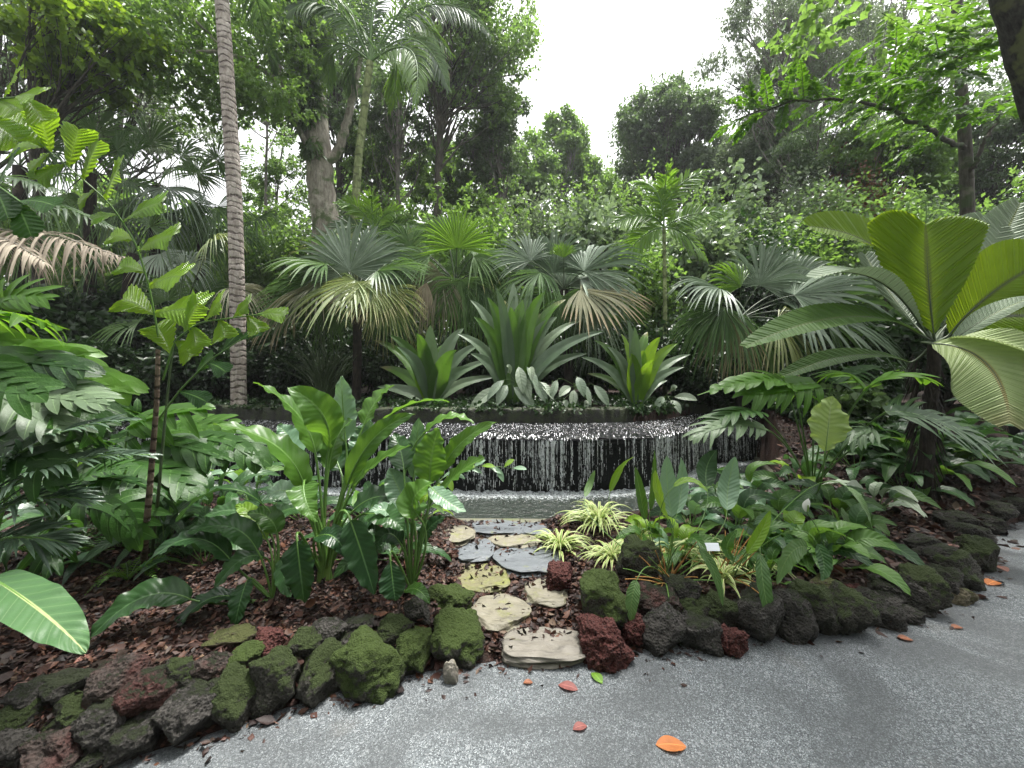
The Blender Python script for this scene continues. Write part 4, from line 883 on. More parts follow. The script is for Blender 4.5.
# tall stem with ruffled fishtail leaflets
b = hit(143, 566)
t = thing('fishtail_palm_sapling', 'slender sapling palm with an arching frond of bright ruffled wedge shaped leaflets', 'palm', b)
g = G(); tube(g, poly([b - [0, 0, .05], P(147, 520, 2.35), P(152, 460, 2.32), P(157, 400, 2.3), P(158, 350, 2.28)], 30), np.linspace(.022, .011, 30), 9); g.build('stem', BARK['brownstem'], t)
g = G(); tube(g, poly([b + [.03, .03, 0], P(158, 500, 2.4), P(165, 420, 2.42), P(172, 350, 2.4), P(186, 255, 2.4)], 30), np.linspace(.012, .004, 30), 7); g.build('stem', STEMD, t)
def fishfrond(pts, ls, seed, mat='bright', r0=.006, up=(0, -.6, 1), rot=None):
    path = poly(pts, 60); g = G(); tube(g, path, np.linspace(r0, .003, 60), 7); rc = g.build('frond', STEM, t)
    r = RNG(seed)
    for (f, ang, Lp, wp) in ls:
        i = int(f * 59); p = path[i]; a = math.radians(ang); L = Lp * .98 * p[1] / F
        d = np.array([math.cos(a), r.uniform(-.35, .15), math.sin(a)]); g = G(); q = p + nz(d) * L
        mid = .5 * (p + q) + [0, 0, .06 * L]
        blade(g, through(p, mid, q, 40), wp * 1.12 * p[1] / F / 2, lambda t: np.clip(.10 + t * 1.5, 0, 1) * (1 + .07 * np.sin(t * 60)) * np.where(t > .8, np.clip(1 - (t - .8) * 3.6, .1, 1) , 1), 8, N0=nz(np.array([r.normal(0, .15), -1, .55])), fold=-.06, ruf=.05, rf=4, sweep=.55, pleat=.03, npl=11, rnd=r.uniform(), seed=seed + i)
        g.build('leaflet', LM[mat], rc)
fishfrond([P(160, 345, 2.28), P(150, 290, 2.25), P(137, 245, 2.2), P(112, 205, 2.12), P(78, 175, 2.05), P(38, 142, 2.0)],
   [(.16, 5, 46, 44), (.16, 150, 30, 30), (.30, 8, 50, 34), (.36, 165, 24, 22), (.46, 15, 46, 32), (.52, 170, 22, 20), (.60, 25, 45, 36), (.64, 200, 22, 20), (.70, 45, 40, 34), (.76, 215, 24, 20), (.80, 62, 42, 36), (.87, 75, 40, 34), (.89, 230, 28, 28), (.95, 95, 36, 30), (.96, 215, 30, 28), (.99, 140, 40, 34), (.99, 180, 36, 26)], 7)
fishfrond([P(163, 380, 2.3), P(175, 340, 2.25), P(200, 322, 2.15), P(232, 318, 2.1), P(262, 314, 2.05)],
   [(.2, 120, 34, 28), (.3, -40, 26, 22), (.4, 60, 34, 36), (.5, -70, 24, 26), (.6, 40, 30, 30), (.7, -60, 24, 22), (.8, 30, 26, 22), (.9, -50, 22, 18), (.98, 0, 28, 18)], 17)
fishfrond([P(158, 420, 2.35), P(180, 390, 2.3), P(210, 360, 2.2), P(240, 340, 2.1)], [(.3, -20, 30, 16), (.5, 40, 30, 16), (.65, -20, 30, 16), (.8, 50, 28, 16), (.98, 30, 28, 14)], 27, 'phil')

# bright fronds hanging in at the top left edge (nearer the camera)
b = hit(-260, 640)
t = thing('fishtail_palm', 'bright ruffled palm fronds reaching in at the upper left edge', 'palm', b)
g = G(); tube(g, poly([b, P(-150, 420, 2.0), P(-130, 200, 1.9)], 20), np.linspace(.03, .018, 20), 9); g.build('stem', BARK['brownstem'], t)
fishfrond([P(-130, 210, 1.9), P(-60, 130, 1.85), P(-10, 100, 1.8), P(28, 96, 1.75)], [(.55, -20, 50, 32), (.6, 60, 44, 32), (.68, -35, 48, 30), (.75, 50, 40, 30), (.82, -25, 44, 28), (.88, 40, 34, 26), (.94, -10, 36, 28), (.99, -50, 34, 24)], 37)
fishfrond([P(-130, 210, 1.9), P(-60, 190, 1.85), P(-10, 180, 1.8), P(25, 205, 1.75)], [(.6, -40, 50, 26), (.65, 60, 44, 26), (.75, -50, 56, 24), (.8, 40, 44, 22), (.9, -60, 50, 22), (.97, -10, 44, 22)], 47, 'phil')

# split-leaf philodendrons on the left
def philo(label, base, rows, seed, grp='split leaved plants', nl=6):
    t = thing('split_leaf_plant', label, 'plant', base, grp)
    for i, (a, b_, c, ds, wpx, mat, *ex) in enumerate(rows):
        rq = RNG(seed + i * 7); e = dict(nl=nl, seed=seed + i, roll=rq.normal(0, .35) * (.5 if seed == 800 else 1), N0=(rq.normal(0, .3), -.5 + rq.normal(0, .35), 1), droop=rq.uniform(.05, .5), lw=rq.uniform(1.0, 1.5), core=.32); e.update(ex[0] if ex else {})
        lobed(t, base, P(*a, ds[0]), P(*b_, ds[1]), P(*c, ds[2]), wpx * ds[1] / F / 2, mat, **e)
    return t
philo('mass of split leaves at the left edge, bright notched ones over dark glossy ones', hit(-20, 600), [
 ((-10, 350), (50, 385), (112, 432), (1.9, 1.9, 1.9), 70, 'phil'), ((20, 345), (80, 372), (140, 395), (2.1, 2.1, 2.1), 64, 'philb', dict(roll=-.3, core=.35)),
 ((-20, 315), (20, 318), (70, 330), (2.0, 2.0, 2.0), 50, 'philb'), ((-10, 330), (25, 352), (100, 352), (2.1, 2.1, 2.1), 50, 'philb', dict(roll=-.5)),
 ((-20, 380), (30, 405), (75, 440), (1.8, 1.8, 1.75), 70, 'phils', dict(nl=7, core=.3)), ((0, 420), (60, 430), (120, 455), (1.9, 1.85, 1.8), 70, 'phil', dict(nl=7, core=.3)),
 ((-30, 350), (0, 380), (50, 392), (1.75, 1.7, 1.7), 70, 'phil'), ((0, 300), (20, 295), (55, 300), (2.2, 2.2, 2.2), 50, 'philb'), ((40, 400), (90, 405), (150, 415), (2.3, 2.3, 2.2), 50, 'phil'),
 ((-10, 365), (40, 360), (95, 372), (1.95, 1.95, 1.9), 60, 'phil'), ((10, 395), (60, 395), (110, 405), (1.9, 1.85, 1.8), 56, 'phils', dict(nl=7, core=.3)), ((-30, 430), (20, 450), (70, 490), (1.8, 1.75, 1.7), 60, 'phil')], 200)
philo('dark split leaves around the sapling stem, in front of the left end of the waterfall', hit(120, 500), [
 ((130, 425), (165, 412), (215, 408), (3., 3., 2.9), 54, 'philb', dict(core=.45)), ((150, 440), (190, 445), (235, 462), (3, 3, 2.9), 46, 'phil'), ((110, 440), (140, 425), (110, 395), (3.2, 3.2, 3.1), 40, 'phil'),
 ((120, 450), (90, 440), (50, 455), (3, 2.9, 2.9), 46, 'phil'), ((130, 460), (170, 470), (200, 500), (2.9, 2.8, 2.7), 50, 'phil'), ((100, 460), (80, 480), (50, 510), (2.9, 2.8, 2.7), 50, 'phil'),
 ((180, 440), (230, 440), (265, 470), (3.2, 3.1, 3.), 50, 'phil'), ((90, 430), (70, 420), (60, 400), (3.2, 3.2, 3.1), 40, 'phil'), ((140, 470), (150, 490), (150, 520), (2.8, 2.7, 2.6), 50, 'phil'), ((170, 430), (200, 425), (245, 425), (3.3, 3.3, 3.2), 40, 'philb')], 230)
philo('low split leaves near the left end of the pool, left of the sapling', hit(60, 540), [
 ((70, 490), (100, 470), (130, 470), (2.6, 2.6, 2.5), 44, 'phil'), ((50, 490), (20, 470), (-10, 480), (2.5, 2.5, 2.4), 50, 'phil'), ((80, 500), (120, 510), (140, 545), (2.5, 2.4, 2.3), 50, 'phil'), ((60, 500), (60, 460), (80, 440), (2.7, 2.7, 2.7), 46, 'phils', dict(nl=7)),
 ((90, 480), (130, 480), (170, 500), (2.7, 2.6, 2.6), 46, 'phil'), ((70, 520), (50, 540), (60, 575), (2.3, 2.3, 2.2), 40, 'phil')], 260)

# narrow-leaved palm at the left edge
b = hit(-70, 560)
t = thing('narrow_leaf_palm', 'dull grey green feather palm fronds with long narrow leaflets at the left edge', 'palm', b)
for i, (p0, p1, p2, L) in enumerate([((-60, 560), (10, 460), (130, 420), 60), ((-60, 560), (20, 480), (150, 455), 60), ((-60, 565), (0, 510), (90, 500), 70), ((-60, 565), (-20, 500), (40, 440), 66), ((-60, 570), (0, 540), (70, 545), 60)]):
    pinnate(t, through(P(*p0, 1.9), P(*p1, 1.75), P(*p2, 1.8), 30), L * 1.75 / F, .009, 'grassy', n=30, ang=.7, droop=.45, seed=300 + i, t0=.2)

# ferns and strap leaves filling the left bed
def fern(label, u, v, n, L, seed, mat='phil', grp='small ferns', p=None, w=.18):
    b = hit(u, v) if p is None else p; r = RNG(seed); t = thing('fern', label, 'fern', b, grp)
    for i in range(n):
        a = i * 2.4 + r.normal(0, .2); l = L * r.uniform(.75, 1.1); h = np.array([math.cos(a), math.sin(a), 0])
        pinnate(t, bez(b, b + h * l * .4 + UP * l * .7, b + h * l + UP * l * r.uniform(.1, .45), 20), l * w, l * w * .11, mat, n=20, ang=1.25, droop=.15, seed=seed + i, t0=.1, r0=.003, ends=.0, ns=4)
    return t
fern('small bright fern growing between the sapling stem and the long dark leaf', 128, 582, 9, .26, 400, 'philb')
fern('dark fern in the mulch left of the sapling', 95, 560, 9, .35, 410)
fern('fern under the grass palm at the left edge', 40, 560, 10, .4, 420)
fern('low fern right of the sapling foot', 185, 560, 9, .32, 430)

def leafy(label, u, v, n, Lp, hw, seed, mats, el=(15, 80), pet=.35, grp='leafy plants filling the beds', prof='paddle', p=None, name='leafy_plant', cat='plant', az=None, bend=.5, spread=.03):
    """rosette of petiolate leaves"""
    b = hit(u, v) if p is None else np.asarray(p, float); r = RNG(seed); t = thing(name, label, cat, b, grp)
    for i in range(n):
        f = (i + .5) / n; a = r.uniform(*az) if az else i * 2.39996 + r.normal(0, .25)
        e = math.radians(el[1] + (el[0] - el[1]) * f + r.normal(0, 6)); l = Lp * r.uniform(.75, 1.15)
        h = np.array([math.cos(a), math.sin(a), 0]); d = h * math.cos(e) + UP * math.sin(e)
        b0 = b + h * spread * r.uniform(0, 1); rt = b0 + d * l * pet
        d2 = nz(d - UP * .15); mid = rt + d2 * l * (1 - pet) * .52; tip = rt + nz(d2 - UP * bend * (1.2 - f * .3) + h * .3) * l * (1 - pet)
        leaf_obj(t, b0, rt, mid, tip, hw * 1.15 * r.uniform(.8, 1.15), mats[int(r.integers(len(mats)))], prof=prof, n=14, m=3, seed=seed + i, pr=.005, N0=nz(UP + [0, -.35, 0] - h * (.8 if e > 1 else 0)), roll=r.normal(0, .25), ruf=.07, fold=.2)
    return t
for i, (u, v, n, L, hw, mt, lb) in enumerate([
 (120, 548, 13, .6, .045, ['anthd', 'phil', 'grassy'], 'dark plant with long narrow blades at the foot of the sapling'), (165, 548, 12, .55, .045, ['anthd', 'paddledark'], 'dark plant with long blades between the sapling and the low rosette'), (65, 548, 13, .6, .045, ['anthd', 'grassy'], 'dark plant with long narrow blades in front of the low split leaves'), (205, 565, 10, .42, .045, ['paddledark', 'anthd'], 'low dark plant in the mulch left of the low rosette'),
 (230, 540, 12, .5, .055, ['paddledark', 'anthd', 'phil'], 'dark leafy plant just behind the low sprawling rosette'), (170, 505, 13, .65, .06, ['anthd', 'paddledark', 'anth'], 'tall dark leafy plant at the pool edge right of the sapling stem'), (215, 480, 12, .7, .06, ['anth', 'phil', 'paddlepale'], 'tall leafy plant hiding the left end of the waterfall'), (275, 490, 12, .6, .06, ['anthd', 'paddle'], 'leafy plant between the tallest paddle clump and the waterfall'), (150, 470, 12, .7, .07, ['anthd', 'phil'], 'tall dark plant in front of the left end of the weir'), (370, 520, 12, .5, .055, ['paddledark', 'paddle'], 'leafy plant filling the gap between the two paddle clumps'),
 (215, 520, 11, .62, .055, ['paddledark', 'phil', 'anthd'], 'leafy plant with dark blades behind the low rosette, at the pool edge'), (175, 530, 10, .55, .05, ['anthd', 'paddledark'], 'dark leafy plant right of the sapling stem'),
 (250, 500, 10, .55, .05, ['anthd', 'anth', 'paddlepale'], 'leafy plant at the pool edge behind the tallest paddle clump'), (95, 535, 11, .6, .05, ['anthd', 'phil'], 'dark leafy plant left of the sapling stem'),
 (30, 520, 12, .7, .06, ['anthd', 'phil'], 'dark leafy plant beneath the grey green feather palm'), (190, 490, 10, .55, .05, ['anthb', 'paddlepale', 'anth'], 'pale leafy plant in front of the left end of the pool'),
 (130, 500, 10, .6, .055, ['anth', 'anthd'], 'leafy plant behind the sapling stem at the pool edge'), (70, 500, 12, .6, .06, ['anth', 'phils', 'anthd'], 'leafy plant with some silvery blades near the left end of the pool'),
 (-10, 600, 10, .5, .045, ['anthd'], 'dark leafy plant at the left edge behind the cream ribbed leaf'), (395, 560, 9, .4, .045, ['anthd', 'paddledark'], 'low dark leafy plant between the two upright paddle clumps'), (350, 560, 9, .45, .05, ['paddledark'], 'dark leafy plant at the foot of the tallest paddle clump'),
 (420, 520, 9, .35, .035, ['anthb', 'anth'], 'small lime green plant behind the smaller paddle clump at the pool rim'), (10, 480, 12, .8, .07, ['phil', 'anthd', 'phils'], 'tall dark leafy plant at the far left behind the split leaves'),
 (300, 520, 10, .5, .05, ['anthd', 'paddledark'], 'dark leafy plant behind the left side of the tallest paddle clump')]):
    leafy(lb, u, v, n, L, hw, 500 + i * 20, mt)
# thin arching pale stem over the pool (water side twig)
b = hit(440, 520); b2 = P(432, 490, 3.6)
t = thing('trailing_plant', 'trailing leafy twig hanging over the pool right of the paddle plants', 'plant', b2)
g = G(); pth = through(b2, P(465, 468, 3.7), P(522, 470, 3.7), 16); tube(g, pth, np.linspace(.006, .002, 16), 6); g.build('stem', STEM, t)
for i in range(14):
    q = pth[1 + i]; g = G(); a = RNG(i).uniform(-1.2, .4) ; dd = nz(np.array([math.cos(a), RNG(i + 9).uniform(-.6, .4), math.sin(a) * (1 if i % 2 else -1)])); blade(g, bez(q, q + dd * .08, q + dd * .14 - UP * .03, 10), .03, 'ellip', 3, rnd=.6, seed=i); g.build('leaf', LM['paddlepale' if i % 3 else 'anthb'], t)

# ------------------------------------------------------------------ right bed
def spiderplant(label, u, v, n, L, seed, d=None):
    b = hit(u, v) if d is None else P(u, v, d); r = RNG(seed); t = thing('spider_plant', label, 'plant', b, 'cream striped grassy plants'); L = L * 1.4; n = int(n * 1.35)
    for i in range(n):
        a = r.uniform(0, 6.283); e = math.radians(r.uniform(25, 86)); l = L * r.uniform(.6, 1.15); h = np.array([math.cos(a), math.sin(a), 0])
        p1 = b + (h * math.cos(e) + UP * math.sin(e)) * l * .62; p2 = b + h * l * (.5 + .35 * math.cos(e)) + UP * l * (math.sin(e) * .42 - .18)
        g = G(); blade(g, bez(b, p1, p2, 12), .0105 * r.uniform(.8, 1.25), 'sword', 2, N0=nz(UP - h * .3 + [0, -.2, 0]), fold=.45, rnd=r.uniform(), seed=i); g.build('leaf', LM['spider'], t)
spiderplant('largest cream striped grassy plant, between the pool rim and the stepping stones', 599, 527, 70, .36, 1)
spiderplant('cream striped grassy plant nearest the blue grey stepping stones', 560, 552, 48, .28, 2)
spiderplant('small cream striped grassy plant just above the tall shaggy mossy rock', 612, 562, 34, .25, 3)
spiderplant('cream striped grassy plant behind the white plant tag', 705, 560, 40, .28, 4)
spiderplant('cream striped tuft to the right of the plant tag', 752, 572, 26, .24, 5)
spiderplant('cream striped tuft at the rocks just right of the orange stalks', 722, 583, 30, .24, 7)
spiderplant('cream striped tuft between the lime rosette and the orange stalks', 672, 560, 30, .26, 8)
spiderplant('cream striped tuft half hidden left of the orange stems', 640, 545, 28, .26, 6)

def z4(x, y, d): return P(560 + x / 2.994, 420 + y / 2.994, d)
b = hit(665, 578)
t = thing('strap_leaf_plant', 'plant with orange stalks and long ribbed strap leaves behind the pointed rock', 'plant', b)
for i, (a, bb, c, w, mt, ds, ex) in enumerate([
 ((335, 290), (322, 200), (320, 105), 60, 'paddlepale', (2.7, 2.75, 2.75), {}), ((325, 300), (295, 230), (285, 150), 40, 'anthb', (2.65, 2.6, 2.6), {}), ((350, 280), (365, 190), (360, 110), 40, 'paddlepale', (2.8, 2.9, 2.9), {}),
 ((150, 215), (180, 150), (222, 110), 24, 'anthb', (2.9, 2.9, 2.8), {}), ((340, 200), (390, 180), (442, 215), 24, 'anthb', (2.6, 2.6, 2.5), {}), ((230, 480), (215, 540), (215, 612), 44, 'spot', (2.35, 2.3, 2.3), dict(N0=(0, -1, .2))),
 ((415, 385), (460, 450), (488, 560), 30, 'spot', (2.4, 2.35, 2.3), dict(N0=(0, -1, .2))), ((75, 230), (90, 190), (105, 150), 22, 'spot', (3.3, 3.4, 3.4), {}), ((600, 400), (610, 500), (635, 620), 48, 'spot', (2.4, 2.3, 2.25), dict(N0=(0, -1, .2))),
 ((255, 300), (240, 220), (225, 140), 36, 'anth', (2.8, 2.8, 2.8), {}), ((270, 270), (280, 190), (283, 90), 20, 'anth', (2.9, 2.9, 2.9), {}),
 ((500, 270), (505, 190), (525, 110), 62, 'paddlepale', (2.9, 3., 3.), dict(ruf=.03)), ((560, 400), (600, 340), (630, 270), 36, 'anthb', (2.4, 2.4, 2.4), {}), ((520, 420), (500, 380), (530, 330), 40, 'anth', (2.4, 2.4, 2.4), {}),
 ((740, 380), (690, 400), (650, 490), 60, 'spot', (2.4, 2.35, 2.3), dict(N0=(0, -1, .2))), ((770, 370), (790, 430), (780, 480), 50, 'anthd', (2.4, 2.35, 2.3), dict(N0=(0, -1, .2))), ((440, 200), (440, 140), (470, 90), 60, 'anthd', (3.1, 3.2, 3.2), {}), ((860, 200), (905, 250), (935, 330), 26, 'spot', (2.7, 2.6, 2.6), {})]):
    bs = b if i not in (8, 12, 13, 14, 15, 17) else hit(735, 570)
    leaf_obj(t, bs, z4(*a, ds[0]), z4(*bb, ds[1]), z4(*c, ds[2]), w / 2.994 * ds[1] / F / 2, mt, seed=600 + i, pr=.004, pmat=None, ruf=.06, **{k: v for k, v in ex.items() if k != 'ruf'})
orange = barkmat('orange_stalk', (.26, .12, .04), (.42, .24, .08))
r = RNG(61)
for k in range(60):
    q0 = (b if k % 2 else hit(722, 572)) + r.normal(0, .03, 3) * [1, 1, 0] - [0, .06, 0]; a = r.uniform(0, 6.28); e = r.uniform(.25, 1.3); l = r.uniform(.18, .42)
    d = np.array([math.cos(a) * math.cos(e), math.sin(a) * math.cos(e) - .15, math.sin(e)]); g = G(); tube(g, bez(q0, q0 + d * l * .6, q0 + d * l - UP * l * .15 * math.cos(e), 9), np.linspace(.005, .003, 9), 6); g.build('stalk', orange if k % 3 else STEM, t)

rows = [
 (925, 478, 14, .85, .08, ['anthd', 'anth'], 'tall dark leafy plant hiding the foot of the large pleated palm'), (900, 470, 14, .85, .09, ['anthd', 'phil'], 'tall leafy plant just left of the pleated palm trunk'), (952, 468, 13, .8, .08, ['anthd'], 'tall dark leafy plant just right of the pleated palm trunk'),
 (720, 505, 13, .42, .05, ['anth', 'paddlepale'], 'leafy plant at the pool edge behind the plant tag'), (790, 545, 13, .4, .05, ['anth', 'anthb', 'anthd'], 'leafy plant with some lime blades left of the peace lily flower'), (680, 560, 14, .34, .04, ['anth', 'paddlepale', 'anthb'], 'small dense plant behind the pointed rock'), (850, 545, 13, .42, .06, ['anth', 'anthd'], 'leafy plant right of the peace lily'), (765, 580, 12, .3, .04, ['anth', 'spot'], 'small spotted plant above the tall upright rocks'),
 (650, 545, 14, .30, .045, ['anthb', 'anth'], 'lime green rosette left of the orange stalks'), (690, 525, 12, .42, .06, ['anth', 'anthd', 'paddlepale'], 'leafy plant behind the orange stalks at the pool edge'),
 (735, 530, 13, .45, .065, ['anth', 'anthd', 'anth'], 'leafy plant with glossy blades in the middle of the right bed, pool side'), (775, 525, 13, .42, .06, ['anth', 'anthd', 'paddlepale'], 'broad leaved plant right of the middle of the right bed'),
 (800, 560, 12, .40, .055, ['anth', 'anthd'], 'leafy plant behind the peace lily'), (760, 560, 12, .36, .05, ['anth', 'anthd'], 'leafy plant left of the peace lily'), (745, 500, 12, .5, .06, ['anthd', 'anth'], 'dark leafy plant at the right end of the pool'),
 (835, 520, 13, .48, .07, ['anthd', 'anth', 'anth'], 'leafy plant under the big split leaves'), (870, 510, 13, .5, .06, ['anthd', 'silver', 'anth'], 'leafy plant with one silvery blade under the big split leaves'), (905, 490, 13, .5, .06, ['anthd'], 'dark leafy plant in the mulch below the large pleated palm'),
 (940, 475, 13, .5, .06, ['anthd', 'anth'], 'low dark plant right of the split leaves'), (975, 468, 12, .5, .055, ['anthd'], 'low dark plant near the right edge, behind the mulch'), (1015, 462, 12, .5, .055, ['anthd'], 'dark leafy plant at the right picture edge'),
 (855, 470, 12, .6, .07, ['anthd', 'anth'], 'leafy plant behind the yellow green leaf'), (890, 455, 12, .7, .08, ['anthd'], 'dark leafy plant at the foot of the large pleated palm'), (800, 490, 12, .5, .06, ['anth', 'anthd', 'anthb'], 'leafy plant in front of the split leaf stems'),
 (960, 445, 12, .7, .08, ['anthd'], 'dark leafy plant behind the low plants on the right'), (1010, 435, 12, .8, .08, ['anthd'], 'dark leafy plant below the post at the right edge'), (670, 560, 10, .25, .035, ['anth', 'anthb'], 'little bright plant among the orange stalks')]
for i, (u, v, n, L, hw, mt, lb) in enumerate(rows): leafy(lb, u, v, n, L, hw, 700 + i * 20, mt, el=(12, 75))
# peace lily: broad leaves + white spathe
b = hit(828, 568)
t = leafy('peace lily with broad smooth leaves and one white flower above the right rock edging', 828, 568, 12, .42, .07, 1100, ['anth'], el=(15, 75), grp='', prof='ellip', name='peace_lily')
q = P(806, 512, 2.75); g = G(); tube(g, bez(b, b + [-.02, 0, .25], q, 10), np.linspace(.004, .003, 10), 6); fs = g.build('flower_stalk', STEM, t)
m = M('white_spathe'); wh = m.done(m.prin((.8, .8, .74), .5, None, .4)); g = G(); blade(g, bez(q, q + [-.01, -.02, .05], q + [.01, -.01, .1], 12), .028, 'ellip', 3, N0=(0, -1, .3), cup=.5); g.build('spathe', wh, fs)
g = G(); tube(g, [q + [0, -.015, .01], q + [0, -.02, .03], q + [0, -.02, .055]], [.006, .006, .004], 8); g.build('spadix', LM['yellowg'], fs)
# plant tag
q = hit(711, 575); t = thing('plant_tag', 'small blank looking white plant label on a thin stake in the right bed', 'plant tag', q)
top = P(711, 548, q[1] - .02); g = G(); tube(g, [q - [0, 0, .05], top], .0025, 6); m = M('tag_metal'); g.build('stake', m.done(m.prin((.3, .3, .3), .4, None, .5, Metallic=1.)), t)
g = G(); w, h_ = .055, .022
for yy_ in (-.002, .0015):
    pass
c8 = np.array([[x * w, y * .0025, z * h_ + y * .012 * 0] for x in (-1, 1) for y in (-1, 1) for z in (-1, 1)]) ; c8[:, 1] += c8[:, 2] * .6; V = c8 + top + [0, -.006, .01]
g.add(V, [[0, 1, 3, 2], [4, 6, 7, 5], [0, 4, 5, 1], [2, 3, 7, 6], [0, 2, 6, 4], [1, 5, 7, 3]]); m = M('tag_plate'); g.build('plate', m.done(m.prin((.7, .74, .8), .35, None, .5)), t, smooth=False)
g = G()
for k, (x0, x1, zz_) in enumerate([(-.8, .5, .45), (-.8, .75, .05), (-.8, .1, -.4)]):
    p_ = top + [0, -.0125, .01]; a_ = np.array([[x0 * w, 0, zz_ * h_ - .0015], [x1 * w, 0, zz_ * h_ - .0015], [x1 * w, 0, zz_ * h_ + .0015], [x0 * w, 0, zz_ * h_ + .0015]]); a_[:, 1] += a_[:, 2] * .6; g.add(a_ + p_, [[0, 1, 2, 3]])

# philodendron right, split leaves
b = hit(812, 492)
def z6(x, y): return (600 + x / 2.415, 180 + y / 2.415)
philo('large philodendron on the right with long stalks and deeply split spreading leaves', b, [
 (z6(470, 510), z6(400, 480), z6(235, 520), (3.6, 3.5, 3.3), 36, 'philb', dict(nl=12)), (z6(520, 490), z6(430, 500), z6(340, 520), (3.6, 3.5, 3.4), 52, 'philb', dict(nl=9, core=.4)),
 (z6(400, 600), z6(300, 590), z6(218, 630), (3.3, 3.2, 3.1), 44, 'phils', dict(nl=12, core=.3, lw=1.)), (z6(640, 510), z6(720, 470), z6(815, 495), (3.4, 3.3, 3.3), 44, 'philb', dict(nl=7)),
 (z6(640, 505), z6(600, 470), z6(560, 470), (3.5, 3.6, 3.7), 44, 'philb'), (z6(690, 560), z6(800, 575), z6(950, 645), (3.2, 3.1, 3.0), 78, 'phils', dict(nl=11, core=.25, lw=.85, roll=.1)),
 (z6(560, 490), z6(620, 460), z6(680, 450), (3.8, 3.9, 4.), 40, 'phil'), (z6(380, 560), z6(330, 560), z6(260, 590), (3.4, 3.3, 3.3), 44, 'phil'), (z6(660, 620), z6(640, 600), z6(600, 640), (3.3, 3.3, 3.2), 44, 'phils', dict(nl=8)),
 (z6(450, 500), z6(480, 520), z6(520, 500), (3.7, 3.8, 3.8), 40, 'philb')], 800, grp='split leaved plants', nl=8)
t = bpy.data.objects[[o.name for o in bpy.data.objects if o.name.startswith('split_leaf_plant')][-1]]
leaf_obj(t, b, P(*z6(545, 655), 3.2), P(*z6(552, 590), 3.2), P(*z6(560, 522), 3.25), .17, 'yellowg', prof='ellip', N0=(.1, -1, .2), roll=.1, n=30, m=6, ruf=.1, fold=.05, pr=.01, seed=9)

# the large pleated palm
b = hit(938, 452); cr = P(934, 342, 4.2); b = np.array([cr[0], cr[1] + .1, H(cr[0], cr[1] + .1)])
t = thing('pleated_palm', 'large palm with huge undivided pleated leaves on the right', 'palm', b)
g = G(); tube(g, poly([b - [0, 0, .1], b + [.02, 0, .4], cr + [0, 0, -.25], cr], 20), np.linspace(.075, .055, 20), 10)
r = RNG(5); K_ = 260; th = r.uniform(0, 6.28, K_); zz_ = r.uniform(0, .95, K_) * (cr[2] - b[2]); B = np.stack([b[0] + .08 * np.cos(th), b[1] + .08 * np.sin(th), b[2] + zz_], 1)
strips(g, B, np.stack([np.cos(th) * .3, np.sin(th) * .3, -np.ones(K_)], 1), r.normal(size=(K_, 3)), r.uniform(.1, .4, K_), r.uniform(.004, .015, K_), 4); g.build('trunk', BARK['fibre'], t)
bigprof = lambda t: np.clip(np.sin(np.pi * np.clip(.02 + t * .80, 0, 1)) ** .9, .02, 1) * np.where(t > .95, 1 - (t - .95) * 4, 1)
def bigleaf(a, bm, c, ds, wpx, mat, **kw):
    e = dict(prof=lambda t: np.sin(np.pi * np.clip(.03 + t * .94, 0, 1)) ** .7, n=150, m=9, ruf=.03, rf=2, fold=.22, pleat=.022, npl=40, sweep=.7, N0=(0, -.6, 1), pr=.016, seed=int(wpx)); e.update(kw)
    leaf_obj(t, cr, P(*z6(*a), ds[0]), P(*z6(*bm), ds[1]), P(*z6(*c), ds[2]), wpx / 2.415 * ds[1] / F / 2, mat, pmat=STEMD, **e)
bigleaf((806, 372), (793, 240), (786, 106), (4.15, 4.15, 4.2), 300, 'big', N0=(.02, -1, .15), prof=lambda t: np.minimum(np.clip(.03 + t / .56, 0, 1) ** .62, np.clip((1 - t) / .42, 0, 1) ** .5), sweep=.75, fold=.05, npl=34)
bigleaf((790, 350), (690, 180), (505, 112), (4.3, 4.4, 4.3), 150, 'big', N0=(.2, -1, .7), sweep=.8)
bigleaf((780, 360), (665, 240), (515, 236), (4.1, 4.0, 3.9), 110, 'bigs', N0=(-.3, -.4, 1), sweep=.7)
bigleaf((770, 372), (600, 330), (350, 402), (4.1, 3.9, 3.7), 105, 'bigd', N0=(0, -.55, 1), roll=.1, sweep=.7)
bigleaf((745, 440), (600, 425), (420, 485), (4.3, 4.2, 4.1), 60, 'bigd', sweep=.7)
bigleaf((800, 395), (930, 440), (990, 588), (3.9, 3.5, 3.25), 185, 'bigy', N0=(-.35, -1, .65), fold=-.12, sweep=.6, npl=44)
bigleaf((840, 390), (960, 390), (1130, 470), (3.9, 3.6, 3.4), 130, 'bigy', N0=(0, -.7, 1), sweep=.7)
bigleaf((838, 350), (930, 215), (1015, 55), (4.35, 4.5, 4.6), 130, 'bigs', N0=(-.6, -1, .2), sweep=.8)
bigleaf((845, 372), (950, 270), (1090, 190), (4.2, 4.1, 4.0), 170, 'big', N0=(-.1, -1, .6), sweep=.8)
bigleaf((850, 390), (940, 330), (1040, 285), (4., 3.9, 3.8), 60, 'bigs', N0=(0, -.5, 1), sweep=.7)
bigleaf((850, 350), (960, 330), (1100, 330), (4.6, 4.8, 4.9), 180, 'big', N0=(-.2, -1, .4), sweep=.7)
bigleaf((830, 360), (870, 220), (930, 90), (4.45, 4.6, 4.7), 150, 'bigs', N0=(-.3, -1, .3), sweep=.6)
bigleaf((760, 350), (690, 260), (640, 180), (4.6, 4.9, 5.1), 110, 'bigs', N0=(.2, -1, .5), sweep=.7)
